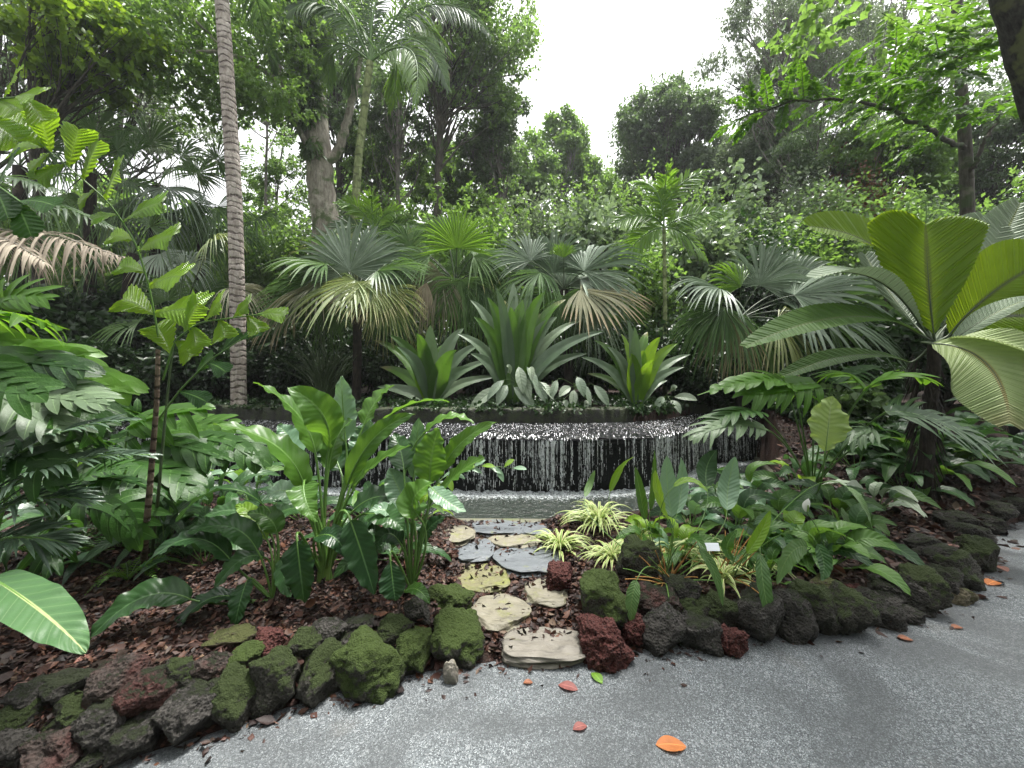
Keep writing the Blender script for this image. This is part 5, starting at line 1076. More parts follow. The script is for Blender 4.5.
g = G(); tube(g, bez(cr, P(*z6(790, 200), 4.3), P(*z6(787, 40), 4.3), 12), np.linspace(.012, .004, 12), 6); g.build('spear', STEM, t)

# post at the right edge
q = P(1019, 340, 5.4); zg = H(q[0], q[1]); t = thing('bollard_lamp', 'black metal post with a square cap at the right edge', 'post', (q[0], q[1], zg))
m = M('black_metal'); blk = m.done(m.prin((.012, .013, .014), .4, m.bump(m.noise(60, 3), .2, .003), .5))
def boxm(g, c, s, bv=.004):
    c = np.asarray(c, float); s = np.asarray(s, float) / 2; V = []; 
    for x in (-1, 1):
        for y in (-1, 1):
            for z in (-1, 1): V.append(c + s * [x, y, z])
    g.add(V, [[0, 1, 3, 2], [4, 6, 7, 5], [0, 4, 5, 1], [2, 3, 7, 6], [0, 2, 6, 4], [1, 5, 7, 3]])
zt = P(1019, 236, 5.4)[2]
g = G(); boxm(g, (q[0], q[1], (zg + zt) / 2 - .1), (.13, .13, zt - zg + .2)); g.build('post', blk, t, smooth=False)
g = G(); boxm(g, (q[0] + .04, q[1], zt + .06), (.26, .2, .115)); g.build('cap', blk, t, smooth=False)
# ------------------------------------------------------------------ planting behind the weir
def z5(x, y, d): return P(300 + x / 2.994, 200 + y / 2.994, d)
def bk(u, d): x = (u - 512) / F * d; return np.array([x, d, float(H(x, d))])
# three giant sword-leaved rosettes
def swords(label, base, rows, seed):
    t = thing('sword_leaf_rosette', label, 'plant', base, 'giant rosettes of upright pleated leaves behind the weir')
    for i, (c, w, mt) in enumerate(rows):
        tip = z5(*c, base[1] + RNG(seed + i).uniform(-.5, .35)); d = tip - base; L = np.linalg.norm(d); hz = d * [1, 1, 0]
        hw = w / 2.994 * base[1] / F / 2; g = G(); p = bez(base + nz(hz) * .05, base + hz * .28 + UP * max(d[2], 0) * .72 + UP * L * .08, tip, 40)
        blade(g, p, hw, lambda t: np.minimum(1, t * 2.2 + .3) * (1 - t ** 2.6) ** .8, 4, N0=nz(np.array([-.25 * np.sign(d[0]) + RNG(i).normal(0, .3), -1, .45])), fold=.35, rnd=RNG(seed + i).uniform(), seed=i, cup=.2, ruf=.02)
        g.build('leaf', LM[mt], t)
    return t
b = bk(513, 6.35)
swords('tall central rosette of broad upright green and grey pleated leaves above the waterfall', b, [((508, 298), 48, 'swordg'), ((560, 292), 54, 'sword'), ((585, 262), 40, 'swordg'), ((612, 300), 60, 'sword'), ((640, 250), 52, 'swordg'), ((668, 300), 66, 'sword'), ((700, 262), 44, 'swordg'), ((735, 275), 60, 'sword'),
  ((795, 298), 60, 'sword'), ((845, 360), 44, 'swordg'), ((912, 393), 52, 'swordg'), ((520, 350), 56, 'sword'), ((600, 340), 70, 'sword'), ((720, 340), 70, 'sword'), ((770, 350), 60, 'swordg'), ((560, 380), 60, 'sword'), ((650, 360), 66, 'swordg'), ((470, 400), 50, 'swordg'), ((860, 460), 50, 'swordg'), ((510, 460), 50, 'swordg'), ((690, 420), 60, 'sword'), ((630, 320), 56, 'sword')], 1)
b = bk(432, 6.5)
swords('spreading rosette of dark green pleated leaves left of the tall central one', b, [((220, 420), 40, 'sword'), ((268, 405), 46, 'sword'), ((325, 470), 60, 'swordb'), ((290, 440), 50, 'swordg'), ((392, 375), 60, 'swordg'), ((350, 400), 50, 'sword'), ((490, 385), 50, 'swordg'), ((550, 428), 46, 'swordg'), ((580, 480), 40, 'swordg'), ((590, 530), 40, 'swordg'), ((240, 500), 44, 'sword'),
  ((440, 430), 66, 'sword'), ((380, 460), 66, 'swordb'), ((470, 450), 60, 'sword'), ((230, 560), 44, 'swordg'), ((300, 520), 54, 'sword'), ((420, 480), 60, 'sword'), ((510, 500), 50, 'swordg'), ((350, 440), 40, 'sword')], 31)
b = bk(636, 6.3)
swords('rosette with yellow green centre to the right of the tall central one', b, [((840, 470), 40, 'swordg'), ((880, 420), 40, 'sword'), ((920, 440), 44, 'swordg'), ((960, 400), 44, 'swordb'), ((1000, 380), 40, 'swordg'), ((1040, 395), 44, 'sword'), ((1080, 410), 44, 'swordb'), ((1130, 430), 44, 'swordb'), ((1170, 462), 38, 'swordg'), ((1150, 500), 36, 'swordg'),
  ((990, 460), 50, 'swordb'), ((950, 470), 50, 'sword'), ((1030, 450), 50, 'swordb'), ((860, 520), 40, 'sword'), ((1060, 480), 44, 'swordb'), ((900, 490), 44, 'sword'), ((1100, 540), 36, 'swordg'), ((980, 360), 40, 'swordg')], 61)
# silvery leaves hanging over the coping
def hanging(label, u, v, d, rows, seed):
    b = P(u, v, d); b[2] = max(b[2], 1.16); t = thing('silver_leaf_plant', label, 'plant', b, 'silvery leaved plants on the coping')
    for i, (a, c, w) in enumerate(rows):
        leaf_obj(t, b, z5(*a, d - .1), .5 * (z5(*a, d - .1) + z5(*c, d - .25)) + [0, -.02, .03], z5(*c, d - .25), w * .74 / 2.994 * d / F / 2, 'silver', prof='ellip', seed=seed + i, n=14, m=3, N0=(RNG(i).normal(0, .3), -1, .5), pr=.004, ruf=.05)
hanging('silvery leaved plant hanging over the coping below the tall central rosette', 523, 388, 6.1, [((590, 560), (505, 635), 46), ((620, 555), (590, 615), 42), ((655, 500), (668, 580), 44), ((680, 500), (712, 570), 36), ((640, 560), (705, 630), 44), ((700, 540), (740, 610), 40), ((720, 545), (760, 600), 30), ((630, 520), (620, 500), 30), ((690, 500), (695, 540), 30), ((610, 540), (560, 600), 34), ((670, 530), (690, 600), 36)], 1)
hanging('silvery leaved plant hanging over the coping right of the tall central rosette', 578, 388, 6.1, [((810, 560), (775, 590), 34), ((820, 570), (815, 625), 34), ((830, 530), (850, 590), 40), ((850, 550), (870, 620), 30), ((880, 555), (925, 620), 36), ((790, 600), (800, 625), 22), ((770, 540), (750, 600), 30), ((860, 600), (855, 630), 22)], 21)
hanging('small silvery plant at the right end of the coping', 668, 396, 6.4, [((1110, 600), (1140, 640), 30), ((1090, 590), (1060, 630), 30), ((1120, 590), (1190, 600), 34), ((1100, 580), (1130, 560), 30)], 41)

# fan palms
def fp(parent, hub, R_px, ang, tilt, mat, d, base, span=200, seed=0, dy=0., zf=z5, **kw):
    h = zf(hub[0], hub[1] - 22, d); a = math.radians(ang); fwd = np.array([math.cos(a), dy, math.sin(a)])
    sc_ = 2.994 if zf is z5 else 2.415
    fan(parent, h, fwd, np.array(tilt, float), R_px * 1.2 / sc_ * d / F, span=span, mat=mat, seed=seed, base=base, **kw)
b = bk(356, 6.7); tp = z5(170, 290, 6.7)
t = thing('fan_palm', 'low fan palm on a dark thin trunk, blue green fans above yellowing drooping ones', 'palm', b, 'fan palms')
g = G(); tube(g, poly([b - [0, 0, .1], .5 * (b + tp) + [.02, 0, 0], tp], 14), .075, 10); g.build('trunk', BARK['fibre'], t)
F_ = (0, -.9, .5)
for i, a in enumerate([((150, 235), 165, 88, (0, -1, .25), 'fanb', 6.9, dict(span=230, tipdroop=.2)), ((80, 215), 150, 172, (0, -.35, 1), 'fan', 6.6, dict(dy=-.3, droop=.3)), ((165, 262), 175, 215, (0, -.6, 1), 'fany', 6.4, dict(dy=-.5, droop=.25, tipdroop=.35)), ((210, 262), 140, 275, (.1, -1, .8), 'fany', 6.3, dict(dy=-.8, droop=.15, tipdroop=.35, span=150)),
   ((255, 290), 120, 300, (.2, -1, .3), 'fany', 6.4, dict(dy=-.2, span=170)), ((230, 235), 150, 15, (0, -.6, 1), 'fan', 6.7, dict(dy=-.2, droop=.4)), ((60, 270), 150, 200, (0, -.5, 1), 'fanbrown', 6.9, dict(dy=-.2, droop=.6)), ((200, 220), 150, 50, (0, -.9, .4), 'fanb', 7.2, {}), ((130, 210), 140, 130, (0, -.8, .6), 'fan', 7.2, {}), ((260, 330), 120, 330, (0, -.8, .6), 'fan', 7.0, dict(droop=.6)), ((90, 330), 110, 240, (0, -.9, .3), 'fan', 7.0, dict(droop=.4, tipdroop=.5))]):
    fp(t, a[0], a[1], a[2], a[3], a[4], a[5], tp, seed=i, **a[6])
# a low thicket of stems beside it
b = bk(325, 6.9); t = thing('fan_palm', 'dense dark thicket of bare palm stalks just left of the dark thin trunk', 'palm', b, 'fan palms'); r = RNG(4); g = G()
for i in range(90):
    a = r.uniform(-1.0, 1.0); L = r.uniform(.7, 1.3); q = b + [r.normal(0, .08), r.normal(0, .08), 0]; tube(g, bez(q, q + [a * .2, 0, L * .6], q + [a * .7, r.normal(0, .3), L * r.uniform(.75, 1)], 8), np.linspace(.011, .006, 8), 4)
g.build('stem', STEMD, t)
for i, (hub, R_, an, mt) in enumerate([((20, 300), 130, 160, 'fan'), ((60, 260), 130, 120, 'fan'), ((-20, 330), 120, 200, 'fanbrown')]): fp(t, hub, R_, an, (0, -.7, .7), mt, 7.1, b + [0, 0, .9], seed=20 + i, droop=.5)

b = bk(452, 7.6); tp = z5(465, 250, 7.6)
t = thing('fan_palm', 'fan palm in the middle with one bright sunlit fan standing up above withered grey ones', 'palm', b, 'fan palms')  # the upright fan has a brighter green leaf material
g = G(); tube(g, poly([b - [0, 0, .1], tp], 14), .09, 10); g.build('trunk', BARK['fibre'], t)
for i, a in enumerate([((470, 165), 108, 90, (0, -1, .1), 'fanbright', 7.3, dict(span=205, tipdroop=.1, wave=.02, taper=.15, droop=.05)), ((390, 190), 130, 160, (0, -.7, .7), 'fan', 7.4, dict(droop=.6)), ((520, 190), 120, 10, (0, -.7, .7), 'fan', 7.4, dict(droop=.6)), ((420, 240), 120, 225, (0, -.9, .4), 'fanbrown', 7.2, dict(droop=.6, tipdroop=.6)), ((540, 240), 120, 320, (0, -.9, .4), 'fan', 7.2, dict(droop=.9, tipdroop=1.2)),
   ((480, 260), 130, 270, (0, -1, .3), 'fan', 7.1, dict(droop=.3, tipdroop=1)), ((380, 270), 70, 250, (0, -1, .3), 'dead', 6.9, dict(span=90, droop=.8, tipdroop=1.5, nseg=22)), ((440, 130), 100, 130, (0, -.8, .5), 'fan', 7.8, {}), ((330, 160), 110, 120, (0, -.8, .5), 'fan', 8.0, dict(droop=.5)), ((350, 250), 110, 180, (0, -.8, .5), 'fan', 7.7, dict(droop=.9)), ((560, 300), 110, 290, (0, -.9, .3), 'fan', 7.6, dict(droop=.9))]):
    fp(t, a[0], a[1], a[2], a[3], a[4], a[5], tp, seed=30 + i, **a[6])

b = bk(570, 7.3); tp = z5(790, 270, 7.3)
t = thing('fan_palm', 'broad blue green fan palm right of the middle with a browned fan drooping', 'palm', b, 'fan palms')
g = G(); tube(g, poly([b - [0, 0, .1], tp], 14), .09, 10); g.build('trunk', BARK['fibre'], t)
for i, a in enumerate([((690, 205), 120, 125, (.1, -.9, .6), 'fanb', 7.2, {}), ((760, 240), 150, 95, (0, -1, .4), 'fanb', 7.5, dict(span=190)), ((790, 195), 60, 95, (0, -1, .3), 'fanbright', 7.1, dict(span=120)), ((850, 235), 175, 38, (-.2, -.8, .7), 'fanb', 7.1, dict(droop=.3)), ((840, 290), 185, 350, (0, -.6, 1), 'fanbrown', 6.9, dict(dy=-.3, droop=.25, tipdroop=.35)),
   ((720, 240), 130, 200, (0, -.6, 1), 'fan', 6.9, dict(dy=-.4, droop=.5, tipdroop=.9)), ((790, 310), 130, 300, (0, -.9, .5), 'fan', 7.0, dict(droop=.7)), ((860, 310), 130, 330, (0, -.9, .5), 'fanb', 6.9, dict(droop=.7)), ((840, 260), 150, 10, (0, -.6, 1), 'fanb', 7.3, dict(droop=.3)), ((750, 300), 110, 250, (0, -.9, .4), 'fan', 7.1, dict(droop=.6))]):
    fp(t, a[0], a[1], a[2], a[3], a[4], a[5], tp, seed=50 + i, **a[6])

b = bk(742, 7.4); tp = P(738, 320, 7.2)
t = thing('fan_palm', 'blue green fan palm on the right behind the pleated palm, with arching silvery fans', 'palm', b, 'fan palms')
g = G(); tube(g, poly([b - [0, 0, .1], tp], 14), .09, 10); g.build('trunk', BARK['fibre'], t)
for i, a in enumerate([((385, 275), 125, 70, (-.1, -1, .3), 'fanb', 7.2, dict(span=210)), ((340, 280), 95, 130, (.1, -1, .4), 'fanbright', 7.0, dict(span=150)), ((290, 285), 120, 165, (0, -.6, 1), 'fanb', 6.8, dict(dy=-.3, droop=.5)), ((300, 330), 120, 215, (0, -.7, .8), 'fan', 6.7, dict(dy=-.3, droop=.6, tipdroop=.9)), ((330, 345), 110, 250, (0, -.9, .5), 'fanbrown', 6.6, dict(droop=.5, span=140)),
   ((470, 300), 160, 22, (0, -.6, 1), 'fanb', 6.8, dict(dy=-.3, droop=.3)), ((480, 340), 170, 355, (0, -.6, 1), 'fanb', 6.6, dict(dy=-.3, droop=.4, tipdroop=.6)), ((430, 360), 130, 320, (0, -.8, .6), 'fany', 6.6, dict(droop=.6, tipdroop=1)), ((450, 290), 130, 50, (0, -.8, .6), 'fanb', 7.6, {}), ((400, 390), 110, 280, (0, -.9, .3), 'fan', 6.8, dict(droop=.5)), ((270, 350), 90, 190, (0, -.8, .5), 'fan', 7.2, dict(droop=.5)), ((540, 350), 130, 0, (0, -.8, .5), 'fan', 7.2, dict(droop=.5)), ((560, 310), 130, 40, (0, -.8, .5), 'fan', 7.4, dict(droop=.5))]):
    fp(t, a[0], a[1], a[2], a[3], a[4], a[5], tp, seed=70 + i, zf=z6p if False else (lambda x, y, d: P(600 + x / 2.415, 180 + y / 2.415, d)), **a[6])

for (cx_, cy_, tpp, dd, s0, key) in [(170, 260, None, 7.5, 900, 'dark thin trunk'), (460, 250, None, 8.1, 920, 'bright sunlit'), (780, 290, None, 8.0, 940, 'browned fan'), (980, 400, None, 8.0, 960, 'arching silvery')]:
    t = [o for o in bpy.data.objects if o.name.startswith('fan_palm') and key in o.get('label', '') and 'thicket' not in o['label']][0]; rq = RNG(s0)
    for i in range(7):
        an = rq.uniform(-30, 210); hub = z5(cx_ + 95 * math.cos(math.radians(an)), cy_ - 60 * math.sin(math.radians(an)) + 20, dd + rq.uniform(-.2, .4)); a = math.radians(an)
        fan(t, hub, np.array([math.cos(a), rq.uniform(-.3, .3), math.sin(a)]), np.array([rq.normal(0, .2), -.8, .6]), rq.uniform(90, 140) / 2.994 * dd / F, mat=['fan', 'fanb', 'fan', 'fanb'][i % 4], seed=s0 + i, base=z5(cx_, cy_ + 40, dd), droop=rq.uniform(.2, .7), tipdroop=rq.uniform(.4, 1.1), fuse=rq.uniform(.4, .6))
# tall background fan palms on the left
def z0(x, y, d): return P(x / 2.994, y / 2.994, d)
def tallfans(label, ub, d, hubz, rows, seed):
    b = bk(ub, d); tp = z0(*hubz, d); t = thing('tall_fan_palm', label, 'palm', b, 'tall fan palms in the background')
    g = G(); tube(g, poly([b - [0, 0, .1], tp], 14), .1, 10); g.build('trunk', BARK['fibre'], t)
    for i, (hub, R_, an, tilt, mt, kw) in enumerate(rows):
        h = z0(*hub, d + RNG(seed + i).uniform(-.5, .5)); a = math.radians(an)
        fan(t, h, np.array([math.cos(a), RNG(seed + i).uniform(-.4, .3), math.sin(a)]), np.array(tilt, float), R_ / 2.994 * d / F, mat=mt, seed=seed + i, base=tp, fuse=.45, nseg=40, **{**dict(tipdroop=.9, droop=.3), **kw})
A_, B_ = (0, -1, .3), (0, -.6, .9)
tallfans('tall dark fan palm at the upper left below the yellow green canopy', 90, 8.2, (270, 520), [((285, 400), 170, 92, A_, 'fan', dict(span=190, tipdroop=.15)), ((200, 430), 160, 150, A_, 'fan', {}), ((350, 450), 140, 30, A_, 'fan', {}), ((170, 520), 150, 180, B_, 'fan', {}), ((380, 540), 150, 350, B_, 'fan', {}), ((250, 600), 150, 240, A_, 'fan', {}), ((330, 620), 140, 300, A_, 'fanb', {}), ((230, 480), 130, 200, B_, 'fanb', {}), ((180, 600), 140, 215, B_, 'fanb', {})], 1)
tallfans('tall fan palm between the upper left one and the ringed trunk', 150, 8.8, (470, 560), [((450, 430), 160, 85, A_, 'fan', dict(span=190, tipdroop=.2)), ((400, 460), 140, 140, A_, 'fan', {}), ((540, 470), 130, 40, A_, 'fan', {}), ((500, 560), 150, 340, B_, 'fanb', {}), ((400, 600), 150, 220, B_, 'fan', {}), ((470, 640), 150, 270, A_, 'fanb', {}), ((560, 620), 140, 310, A_, 'fan', {}), ((520, 500), 120, 10, B_, 'fan', {})], 21)
tallfans('tall fan palm just left of the ringed trunk with star shaped dark fans', 200, 9.2, (600, 620), [((590, 520), 130, 60, A_, 'fan', dict(span=260, tipdroop=.1)), ((650, 480), 120, 40, A_, 'fan', dict(span=240, tipdroop=.1)), ((560, 620), 140, 200, B_, 'fan', {}), ((650, 620), 140, 330, A_, 'fan', {}), ((600, 700), 150, 270, A_, 'fan', dict(span=260)), ((700, 690), 130, 350, B_, 'fan', {}), ((520, 700), 150, 230, A_, 'fan', {}), ((760, 660), 120, 20, B_, 'fan', {})], 41)
tallfans('fan palm at the far upper left behind the bright fronds', 20, 7.6, (60, 500), [((60, 380), 150, 100, A_, 'fanb', {}), ((-20, 430), 150, 160, A_, 'fan', {}), ((130, 450), 150, 20, A_, 'fan', {}), ((40, 560), 150, 250, A_, 'fan', {}), ((130, 600), 140, 300, A_, 'fan', {}), ((-30, 600), 150, 200, B_, 'fan', {}), ((100, 680), 150, 280, A_, 'fan', {})], 61)
tallfans('low dark fan palm behind the sapling, under the hanging dead frond', 190, 7.4, (530, 1000), [((500, 900), 150, 100, A_, 'fan', {}), ((600, 880), 150, 30, A_, 'fan', {}), ((420, 960), 150, 190, B_, 'fan', {}), ((560, 800), 120, 70, A_, 'fanb', {}), ((640, 720), 110, 20, B_, 'fany', {}), ((700, 860), 130, 350, B_, 'fanbrown', {}), ((420, 1060), 150, 220, A_, 'fan', {})], 81)
tallfans('dark fan palm with hanging grey leaf tips behind the sapling', 110, 7.9, (400, 760), [((380, 640), 150, 110, A_, 'fanb', {}), ((450, 680), 150, 50, A_, 'fan', {}), ((330, 740), 150, 200, B_, 'fan', {}), ((480, 760), 150, 330, B_, 'fanb', {}), ((400, 820), 150, 270, A_, 'fan', {}), ((300, 660), 140, 160, A_, 'fanb', {})], 101)

# hanging dead frond at the left
b = bk(-60, 5.2); t = thing('dead_frond_palm', 'palm at the left edge with a withered pinkish brown frond hanging over the shade', 'palm', b)
tp = P(-60, 240, 5.2); g = G(); tube(g, poly([b - [0, 0, .1], tp], 14), .11, 10); g.build('trunk', BARK['fibre'], t)
for k, (pts, L, n) in enumerate([([tp, P(-10, 228, 5.0), P(60, 236, 4.6), P(125, 258, 4.4)], .62, 34), ([tp, P(-30, 232, 4.9), P(10, 240, 4.5), P(45, 262, 4.2)], .6, 26)]):
    pinnate(t, poly(pts, 30), L, .013, 'dead', n=int(n * 1.5), ang=1.1, droop=1.5, seed=k, t0=.25, stemmat=BARK['pale'], jag=.25, r0=.02, vee=.1)
for k, (pts, L) in enumerate([([tp, P(-20, 200, 5.0), P(60, 205, 4.9), P(120, 230, 4.9)], .5), ([tp, P(-40, 190, 5.0), P(0, 175, 5.0), P(60, 190, 4.8)], .5)]):
    pinnate(t, poly(pts, 30), L, .02, 'fan', n=26, droop=.8, seed=9 + k, t0=.2, r0=.02)

# ringed trunk
def palmcrown(t, top, n, L, Ld, mat, seed, w=.02, el=(-20, 75), nl=40, droop=.9, bend=.5):
    r = RNG(seed)
    for i in range(n):
        a = i * 2.4 + r.normal(0, .2); e = math.radians(el[1] + (el[0] - el[1]) * (i + .5) / n); h = np.array([math.cos(a), math.sin(a), 0]); d = h * math.cos(e) + UP * math.sin(e); l = L * r.uniform(.85, 1.1)
        pinnate(t, bez(top, top + d * l * .6, top + d * l * .8 + h * l * .25 - UP * l * bend, 26), Ld, w, mat, n=nl, ang=1.0, droop=droop, seed=seed + i, t0=.15, r0=.03, vee=.25, jag=.12)
b = bk(239, 6.6); t = thing('palm_tree', 'slender palm with a pale trunk marked by dark rings, left of centre', 'palm', b)
g = G(); pt = poly([b - [0, 0, .2], P(238, 330, 6.6), P(235, 200, 6.55), P(222, 0, 6.5), P(214, -110, 6.5)], 60); tube(g, pt, np.linspace(.118, .10, 60), 14); g.build('trunk', BARK['ring'], t)
palmcrown(t, pt[-1], 9, 2.6, .6, 'fan', 3, .03)
b = bk(228, 7.6); 
b = bk(355, 10); top = P(370, 62, 9.6); t = thing('palm_tree', 'feather palm with a green ringed trunk and drooping fronds above the big fan palm', 'palm', b)
g = G(); pt = poly([b - [0, 0, .2], P(353, 250, 9.9), P(358, 160, 9.8), top], 40); tube(g, pt, np.linspace(.13, .085, 40), 12); g.build('trunk', BARK['green'], t)
for i, (m_, e_) in enumerate([((400, 15), (452, 55)), ((385, -20), (430, -30)), ((415, 40), (448, 88)), ((410, 50), (415, 105)), ((345, 20), (318, 60)), ((350, -20), (305, -10)), ((335, 45), (330, 90)), ((372, 0), (378, -60)), ((430, 5), (490, 35)), ((395, 60), (390, 110)), ((355, 55), (352, 100)), ((330, 5), (280, 20)), ((440, -30), (500, -10))]):
    dd = 9.6 + RNG(i).uniform(-1.3, 1.3); pinnate(t, through(top, P(*m_, (dd + 9.6) / 2), P(*e_, dd), 26), .75, .022, 'fan' if i % 3 else 'fanbright', n=54, ang=1.0, droop=.9, seed=i, t0=.1, r0=.03, vee=.1, N0=(0, -1, .3))
# small bright palm at right centre
b = bk(665, 8.2); t = thing('small_palm', 'young feather palm with bright fronds standing in front of the glossy bushes', 'palm', b)
top = P(664, 228, 8.2); g = G(); tube(g, poly([b - [0, 0, .1], P(665, 300, 8.2), top], 20), np.linspace(.05, .035, 20), 9); g.build('trunk', BARK['green'], t)
for i, (m_, e_, mt) in enumerate([((655, 190), (632, 182), 'fanbright'), ((675, 190), (712, 170), 'fanbright'), ((690, 215), (725, 212), 'fan'), ((645, 215), (612, 225), 'fanbright'), ((645, 235), (618, 262), 'fan'), ((685, 235), (708, 262), 'fan'), ((665, 190), (668, 165), 'fanbright')]):
    dd = 8.2 + RNG(i + 5).uniform(-.7, .7); pinnate(t, through(top, P(*m_, 8.2), P(*e_, dd), 22), .50, .028, 'fanbright', n=24, ang=.95, droop=.45, seed=i, t0=.12, r0=.02, N0=(0, -1, .35), vee=.1)
# a second, low one left of centre, bright fronds above the big fan palm
b = bk(372, 8.6); t = thing('small_palm', 'low palm with short bright fronds just above the left blue green fan palm', 'palm', b); top = P(374, 235, 8.6)
g = G(); tube(g, poly([b - [0, 0, .1], top], 12), .05, 9); g.build('trunk', BARK['green'], t)
for i, (m_, e_) in enumerate([((360, 210), (336, 203)), ((385, 215), (408, 212)), ((372, 205), (372, 195)), ((395, 225), (425, 228)), ((350, 225), (328, 235)), ((390, 235), (410, 250))]):
    pinnate(t, through(top, P(*m_, 8.5), P(*e_, 8.2), 20), .4, .028, 'fanbright' if i < 3 else 'fan', n=18, ang=.9, droop=.4, seed=i, t0=.15, r0=.02, N0=(0, -1, .35))

# ------------------------------------------------------------------ trees
def T(name, label, u, d, vtop, crown, *a, cat='tree', **k):
    """crown: (u, v, half width px, half height px, depth offset)"""
    b = bk(u, d); top = P(u, vtop, d); cu, cv, hw, hh, dd = crown; c = P(cu, cv, d + dd) - b; s = d / F
    return tree(name, label, cat, b, top[2] - b[2], (*c, hw * s, hw * s * .8, hh * s), *a, **k)
# the big tree with climbing ferns
b = bk(326, 10.5); t = thing('large_tree', 'large pale trunked tree hung with dark climbing ferns, left of the feather palm', 'tree', b)
g = G(); pt = poly([b - [0, 0, .3], P(326, 230, 10.5), P(316, 130, 10.4), P(305, 40, 10.3), P(296, -60, 10.2)], 50); r = RNG(12); pt[1:-1] += r.normal(0, .02, (48, 3)); tube(g, pt, np.linspace(.40, .27, 50) * (1 + .4 * np.exp(-np.linspace(0, 10, 50))), 16)
def limb(pts, r0, r1, n=26, j=.02, ns=8):
    p = poly(pts, n); p[1:-1] += r.normal(0, j, (n - 2, 3)); tube(g, p, np.linspace(r0, r1, n), ns); return p
L1 = limb([P(318, 175, 10.4), P(300, 130, 10), P(284, 92, 9.6), P(262, 68, 9.2), P(225, 52, 8.8), P(180, 52, 8.4)], .09, .03)
limb([P(284, 92, 9.6), P(280, 60, 9.5), P(270, 10, 9.4)], .05, .02); limb([P(225, 52, 8.8), P(195, 20, 8.6), P(150, -10, 8.4)], .03, .012); limb([P(180, 52, 8.4), P(140, 30, 8.2), P(110, 5, 8)], .03, .01)
limb([P(324, 165, 10.4), P(340, 150, 10.5), P(350, 110, 10.6), P(362, 50, 10.8)], .14, .06); limb([P(262, 68, 9.2), P(275, 75, 9.1), P(262, 95, 9)], .02, .01)
g.build('trunk', BARK['pale'], t)
g = G()
for i in range(44):
    f = r.uniform(.0, 1) ** .4; q = pt[int(22 + f * 27)] + [r.normal(0, .45) * f, -.3, 0]; leafcloud(g, q, np.array([.35, .3, .35]) * (.5 + f), 150, .22, 900 + i, 1.1, .2, 3, shell=.2)
g.build('climbing_fern', TM['dark'], t)
g = G(); cl = []
for (u, v, d, ru, rv, n, s) in [(200, 30, 8.6, 70, 40, 2600, 1), (260, 40, 9.0, 60, 50, 2200, 2), (180, 85, 8.6, 50, 30, 1500, 3), (240, 95, 9.2, 40, 26, 1500, 4), (275, 110, 9.6, 34, 20, 1200, 5), (150, 30, 8.4, 50, 34, 1800, 6), (220, 70, 9., 50, 34, 1600, 7), (290, 60, 9.8, 40, 50, 1500, 8), (210, 120, 9.3, 30, 14, 500, 9), (250, 0, 9, 80, 40, 2400, 10), (120, 0, 8.4, 60, 40, 1800, 11), (340, 0, 10.5, 60, 50, 1600, 12)]:
    for j in range(5):
        rj = RNG(s * 50 + j); q = P(u + rj.normal(0, ru * .45), v + rj.normal(0, rv * .4), d + rj.normal(0, .4)); leafcloud(g, q, np.array([ru, ru, rv * .55]) * d / F * .7, int(n / 5 * 1.05), .09, s * 10 + j, .4, .42, 3, group=9, shell=.15)
g.build('crown', TM['light'], t)

T('overhanging_tree', 'tree with yellow green leaves hanging in at the upper left corner', 40, 7.5, -60, (78, 38, 62, 46, 0), 'yellow', 'dark', 31, r0=.12, nleaf=4200, lsize=.15, clumps=22, csize=.3, group=8, asp=.45, shell=.1, limbs=True, droop=.3)
T('forest_tree', 'dark leafy tree behind the yellow green one at the upper left corner', -30, 11, -80, (20, 40, 90, 70, 0), 'dark', 'dark', 32, r0=.2, nleaf=4500, lsize=.13, clumps=30, grp='background forest trees')
T('forest_tree', 'forest tree filling the gap behind the tall fan palms left of the ringed trunk', 120, 14, 40, (130, 90, 90, 60, 0), 'grey', 'dark', 33, r0=.16, nleaf=9000, lsize=.15, clumps=30, csize=.25, grp='background forest trees')
T('forest_tree', 'slim grey trunked tree seen between the ringed trunk and the large pale tree', 269, 13, 90, (270, 60, 60, 50, 0), 'mid', 'grey', 34, r0=.07, nleaf=6000, lsize=.13, clumps=18, csize=.26, first=.72, grp='background forest trees', curve=.1)
T('forest_tree', 'airy tree in the bright gap between the ringed trunk and the large pale tree', 285, 16, 120, (275, 180, 44, 50, 0), 'mid', 'grey', 61, r0=.06, nleaf=5000, lsize=.12, clumps=26, csize=.2, grp='background forest trees', first=.5)
T('forest_tree', 'low tree between the feather palm and the thin straight tree', 385, 15, 170, (385, 180, 40, 50, 0), 'light', 'grey', 62, r0=.07, nleaf=7000, lsize=.13, clumps=26, csize=.24, grp='background forest trees', first=.5)
T('forest_tree', 'low leafy tree filling the sky line right of the dip', 620, 24, 190, (622, 200, 40, 34, 0), 'light', 'grey', 63, r0=.12, nleaf=9000, lsize=.18, clumps=26, csize=.26, grp='background forest trees', first=.5)
T('forest_tree', 'dark tree just right of the large pale trunked tree', 345, 15, 20, (345, 100, 50, 90, 0), 'dark', 'dark', 35, r0=.16, nleaf=9000, lsize=.16, clumps=26, grp='background forest trees')
T('forest_tree', 'thin straight tree right of the feather palm trunk with an airy dark crown', 403, 13, 60, (402, 110, 46, 60, .5), 'dark', 'grey', 36, r0=.11, nleaf=6500, lsize=.13, clumps=24, csize=.26, grp='background forest trees', curve=.1)
T('forest_tree', 'dark trunked tall tree right of the feather palm whose crown borders the open sky', 431, 13, 10, (470, 40, 66, 80, 0), 'mid', 'dark', 37, r0=.18, nleaf=21000, lsize=.12, clumps=46, csize=.24, grp='background forest trees', first=.45)
